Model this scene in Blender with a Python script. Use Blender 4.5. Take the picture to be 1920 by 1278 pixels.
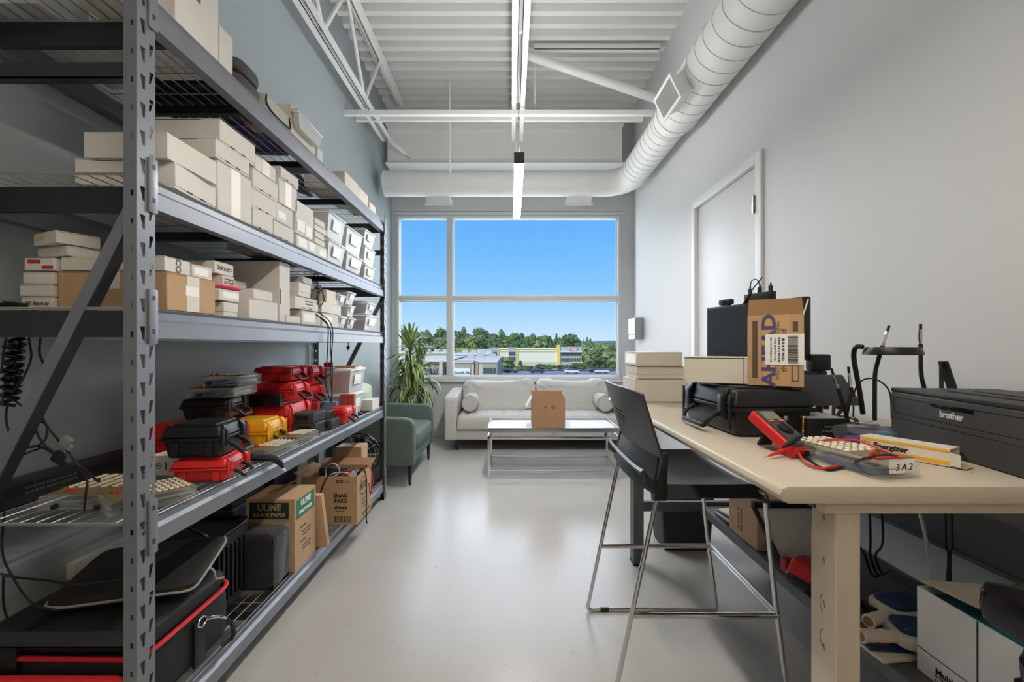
import bpy, bmesh, math, random
from mathutils import Vector, Matrix, Euler, noise
random.seed(7)
PI = math.pi
for o in list(bpy.data.objects):
    bpy.data.objects.remove(o)
SC = bpy.context.scene
COL = SC.collection

# ---------------------------------------------------------------- camera
FPX, CX, CY, EYE = 840.0, 958.0, 647.0, 1.28      # focal length and vanishing point in a 1920x1278 frame
cam_d = bpy.data.cameras.new('camera')
cam = bpy.data.objects.new('camera', cam_d)
COL.objects.link(cam)
cam.location = (0, 0, EYE)
cam.rotation_euler = (PI / 2, 0, 0)
cam_d.sensor_fit = 'HORIZONTAL'
cam_d.sensor_width = 36
cam_d.lens = FPX / 1920 * 36
cam_d.shift_x = (960 - CX) / 1920
cam_d.shift_y = (CY - 639) / 1920
cam_d.clip_start = 0.02
cam_d.clip_end = 3000
SC.camera = cam

# ---------------------------------------------------------------- colour management
vs = SC.view_settings
SC.display_settings.display_device = 'sRGB'
vs.view_transform = 'Standard'
vs.look = 'None'
vs.gamma = 1
vs.use_curve_mapping = False
vs.exposure = 0.35

LAMP_POWER = 105.0      # emission of the pendant in view
FILL_LAMP_BACK = 64.0       # fill pendant added above the viewer, out of view
FILL_LAMP_REAR = 36.0         # warm fill pendant added behind the viewer, out of view
LAMP_UP = 0.50           # strength of the glow added on pendant tops to brighten the deck
SKY_STRENGTH = 0.88
DAYLIGHT = 54.0          # watts of the area light added in the window
SUN_ENERGY = 2.6

# ---------------------------------------------------------------- sky and sun
def lin(c):
    r = []
    for v in c:
        v = v / 255.0
        r.append(v / 12.92 if v <= 0.04045 else ((v + 0.055) / 1.055) ** 2.4)
    return tuple(r)

world = bpy.data.worlds.new('sky')
SC.world = world
world.use_nodes = True
wt = world.node_tree
wt.nodes.clear()
tc = wt.nodes.new('ShaderNodeTexCoord')
sep = wt.nodes.new('ShaderNodeSeparateXYZ')
ramp = wt.nodes.new('ShaderNodeValToRGB')
bg = wt.nodes.new('ShaderNodeBackground')
wo = wt.nodes.new('ShaderNodeOutputWorld')
wt.links.new(tc.outputs['Generated'], sep.inputs[0])
wt.links.new(sep.outputs['Z'], ramp.inputs[0])
wt.links.new(ramp.outputs[0], bg.inputs[0])
wt.links.new(bg.outputs[0], wo.inputs[0])
bg.inputs[1].default_value = SKY_STRENGTH
cr = ramp.color_ramp
stops = [(0.0, (205, 230, 250)), (0.05, (178, 217, 250)), (0.12, (136, 198, 251)), (0.20, (112, 184, 250)),
         (0.28, (92, 172, 249)), (1.0, (48, 120, 220))]
while len(cr.elements) < len(stops):
    cr.elements.new(0.5)
for e, (p, c) in zip(cr.elements, stops):
    e.position = p
    e.color = (*lin(c), 1)

sun_d = bpy.data.lights.new('sun', 'SUN')
sun_d.energy = SUN_ENERGY
sun_d.angle = 0.009
sun_d.color = (1.0, 0.96, 0.88)
sun = bpy.data.objects.new('sun', sun_d)
COL.objects.link(sun)
sun.rotation_euler = (math.radians(48), 0, math.radians(-28))
sun.location = (0, -20, 30)

# area light added in the window opening to strengthen the sky's daylight
day_d = bpy.data.lights.new('window_daylight_boost', 'AREA')
day_d.shape = 'RECTANGLE'
day_d.size = 3.05
day_d.size_y = 2.20
day_d.energy = DAYLIGHT
day_d.color = (0.94, 0.97, 1.0)
day = bpy.data.objects.new('window_daylight_boost', day_d)
COL.objects.link(day)
day.location = (-0.03, 6.44, 1.96)
day.rotation_euler = (-PI / 2, 0, 0)

# ---------------------------------------------------------------- pixel to place helpers
def PX(x, Y): return (x - CX) * Y / FPX
def PZ(y, Y): return EYE - (y - CY) * Y / FPX
def YX(x, X): return FPX * X / (x - CX)
def YZ(y, z): return FPX * (EYE - z) / (y - CY)

# ---------------------------------------------------------------- materials
MATS = {}
def mat(name, col=(128, 128, 128), rough=0.6, metal=0.0, spec=0.5, noise_amt=0.0, noise_scale=20.0, bump=0.0,
        bump_scale=200.0, alpha=1.0, emit=None, emit_s=0.0, trans=0.0, coat=0.0, stretch=None, ior=1.45):
    if name in MATS:
        return MATS[name]
    m = bpy.data.materials.new(name)
    m.use_nodes = True
    nt = m.node_tree
    b = nt.nodes['Principled BSDF']
    c = lin(col)
    b.inputs['Base Color'].default_value = (*c, 1)
    b.inputs['Roughness'].default_value = rough
    b.inputs['Metallic'].default_value = metal
    b.inputs['Specular IOR Level'].default_value = spec
    b.inputs['IOR'].default_value = ior
    b.inputs['Transmission Weight'].default_value = trans
    b.inputs['Coat Weight'].default_value = coat
    b.inputs['Alpha'].default_value = alpha
    if emit:
        b.inputs['Emission Color'].default_value = (*lin(emit), 1)
        b.inputs['Emission Strength'].default_value = emit_s
    if noise_amt or bump:
        t = nt.nodes.new('ShaderNodeTexCoord')
        mp = nt.nodes.new('ShaderNodeMapping')
        nt.links.new(t.outputs['Object'], mp.inputs[0])
        if stretch:
            mp.inputs['Scale'].default_value = stretch
    if noise_amt:
        n = nt.nodes.new('ShaderNodeTexNoise')
        n.inputs['Scale'].default_value = noise_scale
        n.inputs['Detail'].default_value = 6
        nt.links.new(mp.outputs[0], n.inputs['Vector'])
        r = nt.nodes.new('ShaderNodeValToRGB')
        r.color_ramp.elements[0].position = 0.3
        r.color_ramp.elements[1].position = 0.7
        r.color_ramp.elements[0].color = (*[max(0, v * (1 - noise_amt)) for v in c], 1)
        r.color_ramp.elements[1].color = (*[min(1, v * (1 + noise_amt)) for v in c], 1)
        nt.links.new(n.outputs['Fac'], r.inputs[0])
        nt.links.new(r.outputs[0], b.inputs['Base Color'])
    if bump:
        n2 = nt.nodes.new('ShaderNodeTexNoise')
        n2.inputs['Scale'].default_value = bump_scale
        n2.inputs['Detail'].default_value = 4
        nt.links.new(mp.outputs[0], n2.inputs['Vector'])
        bp = nt.nodes.new('ShaderNodeBump')
        bp.inputs['Strength'].default_value = bump
        bp.inputs['Distance'].default_value = 0.01
        nt.links.new(n2.outputs['Fac'], bp.inputs['Height'])
        nt.links.new(bp.outputs[0], b.inputs['Normal'])
    MATS[name] = m
    return m

def clearmat(name, col=(235, 240, 240), see=0.6, rough=0.12, spec=0.5):
    """thin clear plastic: part see-through, part shiny"""
    if name in MATS:
        return MATS[name]
    m = bpy.data.materials.new(name)
    m.use_nodes = True
    nt = m.node_tree
    b = nt.nodes['Principled BSDF']
    out = nt.nodes['Material Output']
    b.inputs['Base Color'].default_value = (*lin(col), 1)
    b.inputs['Roughness'].default_value = rough
    b.inputs['Specular IOR Level'].default_value = spec
    tr = nt.nodes.new('ShaderNodeBsdfTransparent')
    tr.inputs[0].default_value = (0.96, 0.97, 0.97, 1)
    mx = nt.nodes.new('ShaderNodeMixShader')
    fr = nt.nodes.new('ShaderNodeLayerWeight')
    fr.inputs['Blend'].default_value = 0.35
    mr = nt.nodes.new('ShaderNodeMapRange')
    mr.inputs['To Min'].default_value = 1 - see
    mr.inputs['To Max'].default_value = min(1.0, 1.3 - see)
    nt.links.new(fr.outputs['Facing'], mr.inputs[0])
    nt.links.new(mr.outputs[0], mx.inputs[0])
    nt.links.new(tr.outputs[0], mx.inputs[1])
    nt.links.new(b.outputs[0], mx.inputs[2])
    nt.links.new(mx.outputs[0], out.inputs[0])
    MATS[name] = m
    return m

wall_grey = mat('wall_paint_grey', (208, 209, 210), 0.55, bump=0.03, bump_scale=400)
wall_blue = mat('wall_paint_blue', (158, 168, 173), 0.5, bump=0.03, bump_scale=400)
ceil_white = mat('ceiling_paint', (228, 228, 226), 0.6)
steel_white = mat('painted_steel_white', (236, 236, 235), 0.45)
added_uplight_m = mat('lamp_added_uplight', (255, 255, 255), 0.5, emit=(255, 252, 248), emit_s=LAMP_POWER * LAMP_UP)  # upward glow added to the pendants for the ceiling
duct_paint = mat('duct_paint', (226, 226, 224), 0.5)
alu = mat('window_aluminium', (214, 216, 218), 0.4)
trim_white = mat('trim_white', (226, 227, 228), 0.4)
rack_grey = mat('rack_powder_coat', (134, 137, 144), 0.36, metal=0.55, noise_amt=0.05, noise_scale=8)
rack_dark = mat('rack_dark_steel', (48, 50, 56), 0.45, metal=0.2)
wire_steel = mat('wire_steel', (165, 165, 162), 0.4, metal=0.5)
card_white = mat('white_card', (218, 215, 209), 0.7, noise_amt=0.02, noise_scale=6)
card_cream = mat('cream_card', (220, 213, 200), 0.7, noise_amt=0.02, noise_scale=6)
card_grey = mat('grey_card', (188, 186, 180), 0.7)
kraft = mat('kraft_card', (188, 156, 120), 0.75, noise_amt=0.05, noise_scale=14, bump=0.04, bump_scale=120)
kraft_dark = mat('kraft_inside', (150, 112, 76), 0.8, noise_amt=0.05, noise_scale=14)
tape_clear = mat('packing_tape', (222, 214, 200), 0.38)
seam = mat('card_seam', (62, 52, 44), 0.9)
paper = mat('label_paper', (246, 246, 244), 0.6)
ink = mat('black_ink', (24, 24, 26), 0.7)
ink_grey = mat('grey_ink', (96, 98, 104), 0.7)
black_plastic = mat('black_plastic', (24, 25, 28), 0.38, bump=0.04, bump_scale=500)
black_gloss = mat('black_gloss', (18, 18, 21), 0.16)
black_rubber = mat('black_rubber', (22, 22, 24), 0.5)
dark_grey_pl = mat('dark_grey_plastic', (64, 66, 70), 0.5)
red_plastic = mat('red_plastic', (214, 44, 42), 0.34)
red_dark = mat('red_matte', (176, 52, 48), 0.6)
yellow_plastic = mat('yellow_plastic', (238, 176, 36), 0.34)
chrome = mat('chrome', (214, 214, 216), 0.09, metal=1.0)
steel_br = mat('brushed_steel', (176, 176, 176), 0.28, metal=1.0)
clear_bin_m = clearmat('clear_bin_plastic', (240, 243, 244), 0.62, 0.2)
clear_case_m = clearmat('clear_case_plastic', (226, 228, 222), 0.9, 0.1)
clear_wrap_m = clearmat('clear_wrap', (150, 154, 160), 0.93, 0.05)
glass_m = clearmat('window_glass', (235, 242, 245), 0.985, 0.05, 0.05)
nylon_black = mat('black_nylon', (30, 31, 34), 0.62, noise_amt=0.12, noise_scale=9, bump=0.15, bump_scale=300)
red_zip = mat('red_zip', (214, 40, 48), 0.45)
grey_zip = mat('grey_zip', (150, 146, 138), 0.5)
board_m = mat('circuit_board', (120, 104, 72), 0.6)
key_m = mat('key_caps', (226, 218, 198), 0.5)
gold = mat('brass', (206, 160, 70), 0.3, metal=1.0)
lamp_m = mat('lamp_diffuser', (255, 255, 255), 0.5, emit=(255, 252, 248), emit_s=LAMP_POWER)
fill_lamp_warm = mat('fill_lamp_diffuser_warm', (255, 255, 255), 0.5, emit=(255, 244, 228), emit_s=FILL_LAMP_BACK)  # glow of the added pendant above the viewer
fill_lamp_rear = mat('fill_lamp_diffuser_rear', (255, 255, 255), 0.5, emit=(255, 222, 184), emit_s=FILL_LAMP_REAR)  # glow of the added warm pendant behind the viewer
white_plastic = mat('white_plastic', (236, 237, 238), 0.35)
cable_white = mat('cable_white', (206, 200, 190), 0.5)
cable_red = mat('cable_red', (196, 48, 44), 0.45)
desk_top_m = mat('desk_laminate', (192, 181, 164), 0.36, noise_amt=0.015, noise_scale=3)
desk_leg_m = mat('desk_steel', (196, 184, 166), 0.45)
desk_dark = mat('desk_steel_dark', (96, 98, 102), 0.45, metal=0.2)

# ---------------------------------------------------------------- mesh helpers
class MB:
    def __init__(s):
        s.v = []; s.f = []
    def add(s, vs, fs):
        o = len(s.v)
        s.v += [tuple(v) for v in vs]
        s.f += [tuple(i + o for i in f) for f in fs]
        return s
    def box(s, x0, x1, y0, y1, z0, z1):
        return s.add([(x0, y0, z0), (x1, y0, z0), (x1, y1, z0), (x0, y1, z0), (x0, y0, z1), (x1, y0, z1), (x1, y1, z1), (x0, y1, z1)],
                     [(0, 3, 2, 1), (4, 5, 6, 7), (0, 1, 5, 4), (1, 2, 6, 5), (2, 3, 7, 6), (3, 0, 4, 7)])
    def frustum(s, b, t, z0, z1):
        """b, t = (x0,x1,y0,y1) at z0 and z1"""
        return s.add([(b[0], b[2], z0), (b[1], b[2], z0), (b[1], b[3], z0), (b[0], b[3], z0), (t[0], t[2], z1), (t[1], t[2], z1), (t[1], t[3], z1), (t[0], t[3], z1)],
                     [(0, 3, 2, 1), (4, 5, 6, 7), (0, 1, 5, 4), (1, 2, 6, 5), (2, 3, 7, 6), (3, 0, 4, 7)])
    def hexa(s, p):
        return s.add(p, [(0, 3, 2, 1), (4, 5, 6, 7), (0, 1, 5, 4), (1, 2, 6, 5), (2, 3, 7, 6), (3, 0, 4, 7)])
    def obox(s, c, size, R=None):
        R = R or Matrix.Identity(3)
        c = Vector(c)
        h = [d / 2 for d in size]
        p = [c + R @ Vector((sx * h[0], sy * h[1], sz * h[2])) for sz in (-1, 1) for sx, sy in ((-1, -1), (1, -1), (1, 1), (-1, 1))]
        return s.hexa(p)
    def bar(s, a, b, w, h, up=(0, 0, 1)):
        a = Vector(a); b = Vector(b)
        d = (b - a)
        L = d.length
        d.normalize()
        u = Vector(up)
        if abs(d.dot(u)) > 0.98:
            u = Vector((1, 0, 0))
        sd = d.cross(u).normalized()
        u2 = sd.cross(d)
        R = Matrix((sd, d, u2)).transposed()
        return s.obox((a + b) / 2, (w, L, h), R)
    def prism(s, poly, axis, a, b):
        n = len(poly)
        def mk(p, t):
            if axis == 'x': return (t, p[0], p[1])
            if axis == 'y': return (p[0], t, p[1])
            return (p[0], p[1], t)
        vs = [mk(p, a) for p in poly] + [mk(p, b) for p in poly]
        fs = [tuple(range(n))[::-1], tuple(range(n, 2 * n))]
        fs += [(i, (i + 1) % n, n + (i + 1) % n, n + i) for i in range(n)]
        return s.add(vs, fs)
    def tube(s, pts, r, n=8, closed=False, cap=True):
        pts = [Vector(p) for p in pts]
        m = len(pts)
        rr = r if isinstance(r, (list, tuple)) else [r] * m
        ups = None
        rings = []
        for i, p in enumerate(pts):
            if closed:
                t = (pts[(i + 1) % m] - pts[i - 1])
            else:
                t = pts[min(i + 1, m - 1)] - pts[max(i - 1, 0)]
            if t.length < 1e-9:
                t = Vector((0, 0, 1))
            t.normalize()
            if ups is None:
                ups = Vector((0, 0, 1)) if abs(t.z) < 0.9 else Vector((1, 0, 0))
            sd = t.cross(ups)
            if sd.length < 1e-6:
                sd = t.orthogonal()
            sd.normalize()
            ups = sd.cross(t).normalized()
            rings.append([p + (sd * math.cos(2 * PI * k / n) + ups * math.sin(2 * PI * k / n)) * rr[i] for k in range(n)])
        vs = [v for rg in rings for v in rg]
        fs = []
        for i in range(m if closed else m - 1):
            j = (i + 1) % m
            for k in range(n):
                fs.append((i * n + k, i * n + (k + 1) % n, j * n + (k + 1) % n, j * n + k))
        if cap and not closed:
            fs.append(tuple(range(n))[::-1])
            fs.append(tuple(range((m - 1) * n, m * n)))
        return s.add(vs, fs)
    def lathe(s, prof, c=(0, 0, 0), n=24, axis='z', caps=True):
        vs = []
        for r, h in prof:
            for k in range(n):
                a = 2 * PI * k / n
                if axis == 'z': vs.append((c[0] + r * math.cos(a), c[1] + r * math.sin(a), c[2] + h))
                elif axis == 'y': vs.append((c[0] + r * math.cos(a), c[1] + h, c[2] + r * math.sin(a)))
                else: vs.append((c[0] + h, c[1] + r * math.cos(a), c[2] + r * math.sin(a)))
        m = len(prof)
        fs = [(i * n + k, i * n + (k + 1) % n, (i + 1) * n + (k + 1) % n, (i + 1) * n + k) for i in range(m - 1) for k in range(n)]
        if caps:
            fs += [tuple(range(n))[::-1], tuple(range((m - 1) * n, m * n))]
        return s.add(vs, fs)
    def super(s, x0, x1, y0, y1, z0, z1, e1=0.35, e2=0.35, nu=20, nv=32, nz=0.0, nf=6.0, seed=0):
        """rounded soft block (superellipsoid), lumpy by nz"""
        c = Vector(((x0 + x1) / 2, (y0 + y1) / 2, (z0 + z1) / 2))
        a = Vector(((x1 - x0) / 2, (y1 - y0) / 2, (z1 - z0) / 2))
        def pw(v, e): return math.copysign(abs(v) ** e, v)
        vs = []
        for i in range(nu + 1):
            th = -PI / 2 + PI * i / nu
            for j in range(nv):
                ph = 2 * PI * j / nv
                p = Vector((a.x * pw(math.cos(th), e1) * pw(math.cos(ph), e2), a.y * pw(math.cos(th), e1) * pw(math.sin(ph), e2), a.z * pw(math.sin(th), e1)))
                if nz:
                    d = noise.noise((p + c + Vector((seed, seed * 2, 0))) * nf) + 0.5 * noise.noise((p + c + Vector((seed, 0, 3))) * nf * 2.3)
                    if p.length > 0:
                        p = p + p.normalized() * d * nz
                vs.append(c + p)
        fs = [(i * nv + j, i * nv + (j + 1) % nv, (i + 1) * nv + (j + 1) % nv, (i + 1) * nv + j) for i in range(nu) for j in range(nv)]
        return s.add(vs, fs)
    def grid(s, fn, nu, nv, skip=None):
        vs = [fn(i / nu, j / nv) for i in range(nu + 1) for j in range(nv + 1)]
        fs = [(i * (nv + 1) + j, (i + 1) * (nv + 1) + j, (i + 1) * (nv + 1) + j + 1, i * (nv + 1) + j + 1)
              for i in range(nu) for j in range(nv) if not (skip and skip(i, j))]
        return s.add(vs, fs)
    def build(s, name, m, parent=None, bevel=0.0, seg=2, smooth=None, solid=0.0, merge=False):
        me = bpy.data.meshes.new(name)
        bm = bmesh.new()
        vv = [bm.verts.new(v) for v in s.v]
        for f in s.f:
            try:
                bm.faces.new([vv[i] for i in f])
            except ValueError:
                pass
        if merge:
            bmesh.ops.remove_doubles(bm, verts=bm.verts, dist=1e-5)
        bmesh.ops.recalc_face_normals(bm, faces=bm.faces)
        if solid:
            bmesh.ops.solidify(bm, geom=bm.faces[:], thickness=solid)
            bmesh.ops.recalc_face_normals(bm, faces=bm.faces)
        if bevel:
            es = [e for e in bm.edges if len(e.link_faces) == 2 and e.calc_face_angle(0) > 0.5]
            bmesh.ops.bevel(bm, geom=es, offset=bevel, segments=seg, profile=0.6, affect='EDGES', clamp_overlap=True)
        bm.to_mesh(me)
        bm.free()
        if smooth is None:
            smooth = bevel > 0
        if smooth:
            me.polygons.foreach_set('use_smooth', [True] * len(me.polygons))
            me.set_sharp_from_angle(angle=math.radians(40))
        me.materials.append(m)
        o = bpy.data.objects.new(name, me)
        COL.objects.link(o)
        if parent:
            o.parent = parent
        return o

def tag(o, label, cat, group=None, kind=None):
    if label: o['label'] = label
    if cat: o['category'] = cat
    if group: o['group'] = group
    if kind: o['kind'] = kind
    return o
def thing(name, label, cat, loc=(0, 0, 0), rz=0.0, group=None):
    o = bpy.data.objects.new(name, None)
    o.empty_display_size = 0.1
    COL.objects.link(o)
    o.location = loc
    o.rotation_euler = (0, 0, rz)
    return tag(o, label, cat, group)
def struct(o):
    o['kind'] = 'structure'
    return o
def copy_tree(o, parent=None):
    c = o.copy()
    COL.objects.link(c)
    c.parent = parent
    for ch in list(o.children):
        copy_tree(ch, c)
    return c
def smooth_path(pts, sub=6):
    """Catmull-Rom through the points"""
    P = [Vector(p) for p in pts]
    P = [P[0] * 2 - P[1]] + P + [P[-1] * 2 - P[-2]]
    out = []
    for i in range(1, len(P) - 2):
        p0, p1, p2, p3 = P[i - 1:i + 3]
        for k in range(sub):
            t = k / sub
            out.append(0.5 * ((2 * p1) + (p2 - p0) * t + (2 * p0 - 5 * p1 + 4 * p2 - p3) * t * t + (3 * p1 - p0 - 3 * p2 + p3) * t ** 3))
    out.append(P[-2])
    return out
def cable(name, label, pts, r, m, parent=None, group=None, cat='cable', sub=6, n=6):
    o = MB().tube(smooth_path(pts, sub), r, n).build(name, m, parent, smooth=True)
    if not parent:
        tag(o, label, cat, group)
    return o
FACE = {'-y': (PI / 2, 0, 0), '+x': (PI / 2, 0, PI / 2), '-x': (PI / 2, 0, -PI / 2), '+y': (PI / 2, 0, PI), '+z': (0, 0, 0)}
def text(parent, s, size, loc, face, m, name='lettering', align='CENTER', bold=0.0, shear=0.0, roll=0.0, sx=1.0):
    cu = bpy.data.curves.new('lettering', 'FONT')
    cu.body = s
    cu.size = size
    cu.align_x = align
    cu.align_y = 'CENTER'
    cu.extrude = 0.0004
    cu.offset = bold
    cu.shear = shear
    cu.resolution_u = 3
    to = bpy.data.objects.new('lettering', cu)
    me = bpy.data.meshes.new_from_object(to)
    bpy.data.objects.remove(to)
    bpy.data.curves.remove(cu)
    me.materials.clear()
    me.materials.append(m)
    o = bpy.data.objects.new(name, me)
    COL.objects.link(o)
    R = Euler(FACE[face] if isinstance(face, str) else face).to_matrix() @ Matrix.Rotation(roll, 3, 'Z')
    o.rotation_euler = R.to_euler()
    o.location = loc
    o.scale = (sx, 1, 1)
    o.parent = parent
    return o

def lines(parent, loc, face, w, hgt, m, rows=1, roll=0.0):
    """small illegible print: broken strokes in rows"""
    mb_ = MB()
    rr = random.Random(int(w * 1e5) + rows)
    for r_ in range(rows):
        x = -w / 2
        y0 = (rows / 2 - r_ - .5) * hgt * 1.7
        while x < w / 2 - hgt * .3:
            d = hgt * rr.uniform(.35, 1.3)
            mb_.box(x, min(w / 2, x + d), y0 - hgt * rr.uniform(.3, .5), y0 + hgt * rr.uniform(.2, .5), 0, .0005)
            x += d + hgt * rr.uniform(.2, .5)
    o = mb_.build('fine_print', m, parent)
    o.rotation_euler = (Euler(FACE[face]).to_matrix() @ Matrix.Rotation(roll, 3, 'Z')).to_euler()
    o.location = loc
    return o

# ================================================================ the room
XL, XR, YF, YB, ZC = -1.68, 1.66, 6.30, -2.6, 4.48
def floor_material():
    m = bpy.data.materials.new('polished_concrete')
    m.use_nodes = True
    nt = m.node_tree
    b = nt.nodes['Principled BSDF']
    t = nt.nodes.new('ShaderNodeTexCoord')
    n1 = nt.nodes.new('ShaderNodeTexNoise'); n1.inputs['Scale'].default_value = .55; n1.inputs['Detail'].default_value = 3
    n2 = nt.nodes.new('ShaderNodeTexNoise'); n2.inputs['Scale'].default_value = 160; n2.inputs['Detail'].default_value = 3
    for n in (n1, n2):
        nt.links.new(t.outputs['Object'], n.inputs['Vector'])
    r = nt.nodes.new('ShaderNodeValToRGB')
    r.color_ramp.elements[0].position = 0.3; r.color_ramp.elements[1].position = 0.72
    r.color_ramp.elements[0].color = (*lin((176, 174, 169)), 1)
    r.color_ramp.elements[1].color = (*lin((192, 190, 186)), 1)
    nt.links.new(n1.outputs['Fac'], r.inputs[0])
    r2 = nt.nodes.new('ShaderNodeValToRGB')
    r2.color_ramp.elements[0].position = 0.36; r2.color_ramp.elements[1].position = 0.62
    r2.color_ramp.elements[0].color = (0.86, 0.86, 0.86, 1); r2.color_ramp.elements[1].color = (1, 1, 1, 1)
    nt.links.new(n2.outputs['Fac'], r2.inputs[0])
    mx = nt.nodes.new('ShaderNodeMix'); mx.data_type = 'RGBA'; mx.blend_type = 'MULTIPLY'; mx.inputs[0].default_value = 0.6
    nt.links.new(r.outputs[0], mx.inputs[6]); nt.links.new(r2.outputs[0], mx.inputs[7])
    n3 = nt.nodes.new('ShaderNodeTexNoise'); n3.inputs['Scale'].default_value = 26; n3.inputs['Detail'].default_value = 5
    nt.links.new(t.outputs['Object'], n3.inputs['Vector'])
    r3 = nt.nodes.new('ShaderNodeValToRGB')
    r3.color_ramp.elements[0].position = 0.66; r3.color_ramp.elements[1].position = 0.74
    r3.color_ramp.elements[0].color = (1, 1, 1, 1); r3.color_ramp.elements[1].color = (0.72, 0.71, 0.69, 1)
    nt.links.new(n3.outputs['Fac'], r3.inputs[0])
    mx2 = nt.nodes.new('ShaderNodeMix'); mx2.data_type = 'RGBA'; mx2.blend_type = 'MULTIPLY'; mx2.inputs[0].default_value = 0.7
    nt.links.new(mx.outputs[2], mx2.inputs[6]); nt.links.new(r3.outputs[0], mx2.inputs[7])
    nt.links.new(mx2.outputs[2], b.inputs['Base Color'])
    b.inputs['Roughness'].default_value = 0.24
    b.inputs['IOR'].default_value = 1.62
    return m
struct(MB().box(XL - .2, XR + .2, YB - .2, YF + .2, -0.2, 0).build('floor', floor_material()))
# ---- walls
struct(MB().box(XL - .2, XL, YB - .2, YF + .2, 0, ZC + .4).build('wall_left', wall_blue))
DY0, DY1, DZ = 2.99, 4.02, 2.52      # door opening in the right wall
wr = struct(MB().box(XR, XR + .2, YB - .2, DY0, 0, ZC + .4).box(XR, XR + .2, DY1, 5.95, 0, ZC + .4).box(XR, XR + .2, DY0, DY1, DZ, ZC + .4)
            .box(XR + .16, XR + .2, DY0, DY1, 0, DZ).build('wall_right', wall_grey))
struct(MB().box(XR + .06, XR + .2, 5.95, YF + .2, 0, ZC + .4).build('wall_recess', wall_grey))
struct(MB().box(XL, XR, YB - .2, YB, 0, ZC + .4).build('wall_back', mat('wall_back_paint', (190, 176, 156), 0.7)))
# window wall: opening
WX0, WX1, WZ0, WZ1 = PX(744, YF), PX(1163, YF), PZ(711, YF), PZ(404, YF)
struct(MB().box(XL, XR + .06, YF, YF + .2, 0, WZ0).box(XL, XR + .06, YF, YF + .2, WZ1, ZC + .4)
       .box(XL, WX0, YF, YF + .2, WZ0, WZ1).box(WX1, XR + .06, YF, YF + .2, WZ0, WZ1).build('wall_window', wall_grey))
# ---- window: frame, mullions, glass, sill
win = struct(thing('window_1', None, None, (0, YF, 0)))
def wbar(x0, x1, z0, z1, name='window_frame', y0=-0.02, y1=0.10):
    return MB().box(x0, x1, y0, y1, z0, z1).build(name, alu, win, bevel=0.004)
fw = 0.035
wbar(WX0, WX0 + fw, WZ0, WZ1); wbar(WX1 - fw, WX1, WZ0, WZ1)
wbar(WX0 + fw, WX1 - fw, WZ0, WZ0 + .045); wbar(WX0 + fw, WX1 - fw, WZ1 - .035, WZ1)
mxa, mxb = PX(838, YF), PX(849, YF)
tza, tzb = PZ(564, YF), PZ(555, YF)
wbar(mxa, mxb, WZ0 + .045, WZ1 - .035, 'mullion')
wbar(WX0 + fw, mxa, tza, tzb, 'transom'); wbar(mxb, WX1 - fw, tza, tzb, 'transom')
for (a, b) in ((WX0 + fw, mxa), (mxb, WX1 - fw)):
    for (c, d) in ((WZ0 + .045, tza), (tzb, WZ1 - .035)):
        MB().box(a, b, .055, .061, c, d).build('pane', glass_m, win)
        # slim glazing bead
        for (p, q, r, s) in ((a, b, c, c + .012), (a, b, d - .012, d), (a, a + .012, c, d), (b - .012, b, c, d)):
            MB().box(p, q, .03, .052, r, s).build('glazing_bead', trim_white, win)
struct(MB().box(WX0 - .02, WX1 + .02, YF - .05, YF - .001, WZ0 - .03, WZ0 - .002).build('trim_1', trim_white, bevel=.004))
struct(MB().box(WX0 - .03, WX1 + .03, YF - .035, YF - .001, WZ1 + .002, WZ1 + .04).build('trim_2', alu, bevel=.003))
struct(MB().box(WX0 - .03, WX1 + .03, YF - .02, YF - .001, WZ1 + .06, WZ1 + .075).build('trim_3', trim_white))
# baseboards
struct(MB().box(XL, XR, YF - .014, YF - .001, 0.001, .11).build('baseboard_window', wall_grey, bevel=.003))
struct(MB().box(XL + .001, XL + .013, YB, YF - .02, 0.001, .10).build('baseboard_left', wall_grey, bevel=.003))
struct(MB().box(XR - .013, XR - .001, DY1 + .05, 5.94, 0.001, .10).box(XR - .013, XR - .001, YB, DY0 - .05, 0.001, .10).build('baseboard_right', wall_grey, bevel=.003))

# ---- door in the right wall
door = struct(thing('door_1', None, None, (XR, DY0, 0)))
W = DY1 - DY0
MB().box(.012, .055, .022, W - .022, .008, DZ - .022).build('door_leaf', mat('door_paint', (214, 215, 216), 0.4), door, bevel=.002)
for (a, b, c, d) in ((-.05, .018, 0, DZ + .05), (W - .018, W + .05, 0, DZ + .05), (.018, W - .018, DZ - .018, DZ + .05)):
    MB().box(-.022, .14, a, b, c, d).build('door_frame', trim_white, door, bevel=.003)
for z in (.28, 1.22, 2.17):
    h = MB().box(-.03, .014, .012, .034, z, z + .115).build('hinge', mat('hinge_steel', (120, 120, 120), .35, metal=.8), door, bevel=.002)
    MB().tube([(-.032, .022, z - .006), (-.032, .022, z + .121)], .008, 8).build('hinge_pin', steel_br, h)
MB().tube([(-.06, W - .1, 1.02), (-.06, W - .22, 1.02)], .01, 8).box(-.03, .012, W - .13, W - .07, .97, 1.07).build('door_handle', steel_br, door)

# ---- ceiling: ribbed steel deck, ribs run across the room
mb = MB()
pitch = 0.173
prof = []
y = YB - .2
while y < YF + .25:
    prof += [(y, ZC), (y + .062, ZC), (y + .076, ZC + .07), (y + .159, ZC + .07)]
    y += pitch
prof.append((y, ZC))
fsz = []
vsz = []
for (yy, zz) in prof:
    vsz += [(XL - .2, yy, zz), (XR + .2, yy, zz)]
for i in range(len(prof) - 1):
    fsz.append((2 * i, 2 * i + 1, 2 * i + 3, 2 * i + 2))
mb.add(vsz, fsz)
struct(mb.build('ceiling', ceil_white))
struct(MB().box(XL - .4, XR + .4, YB - .4, YF + .4, ZC + .1, ZC + .3).build('roof', ceil_white))

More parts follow.
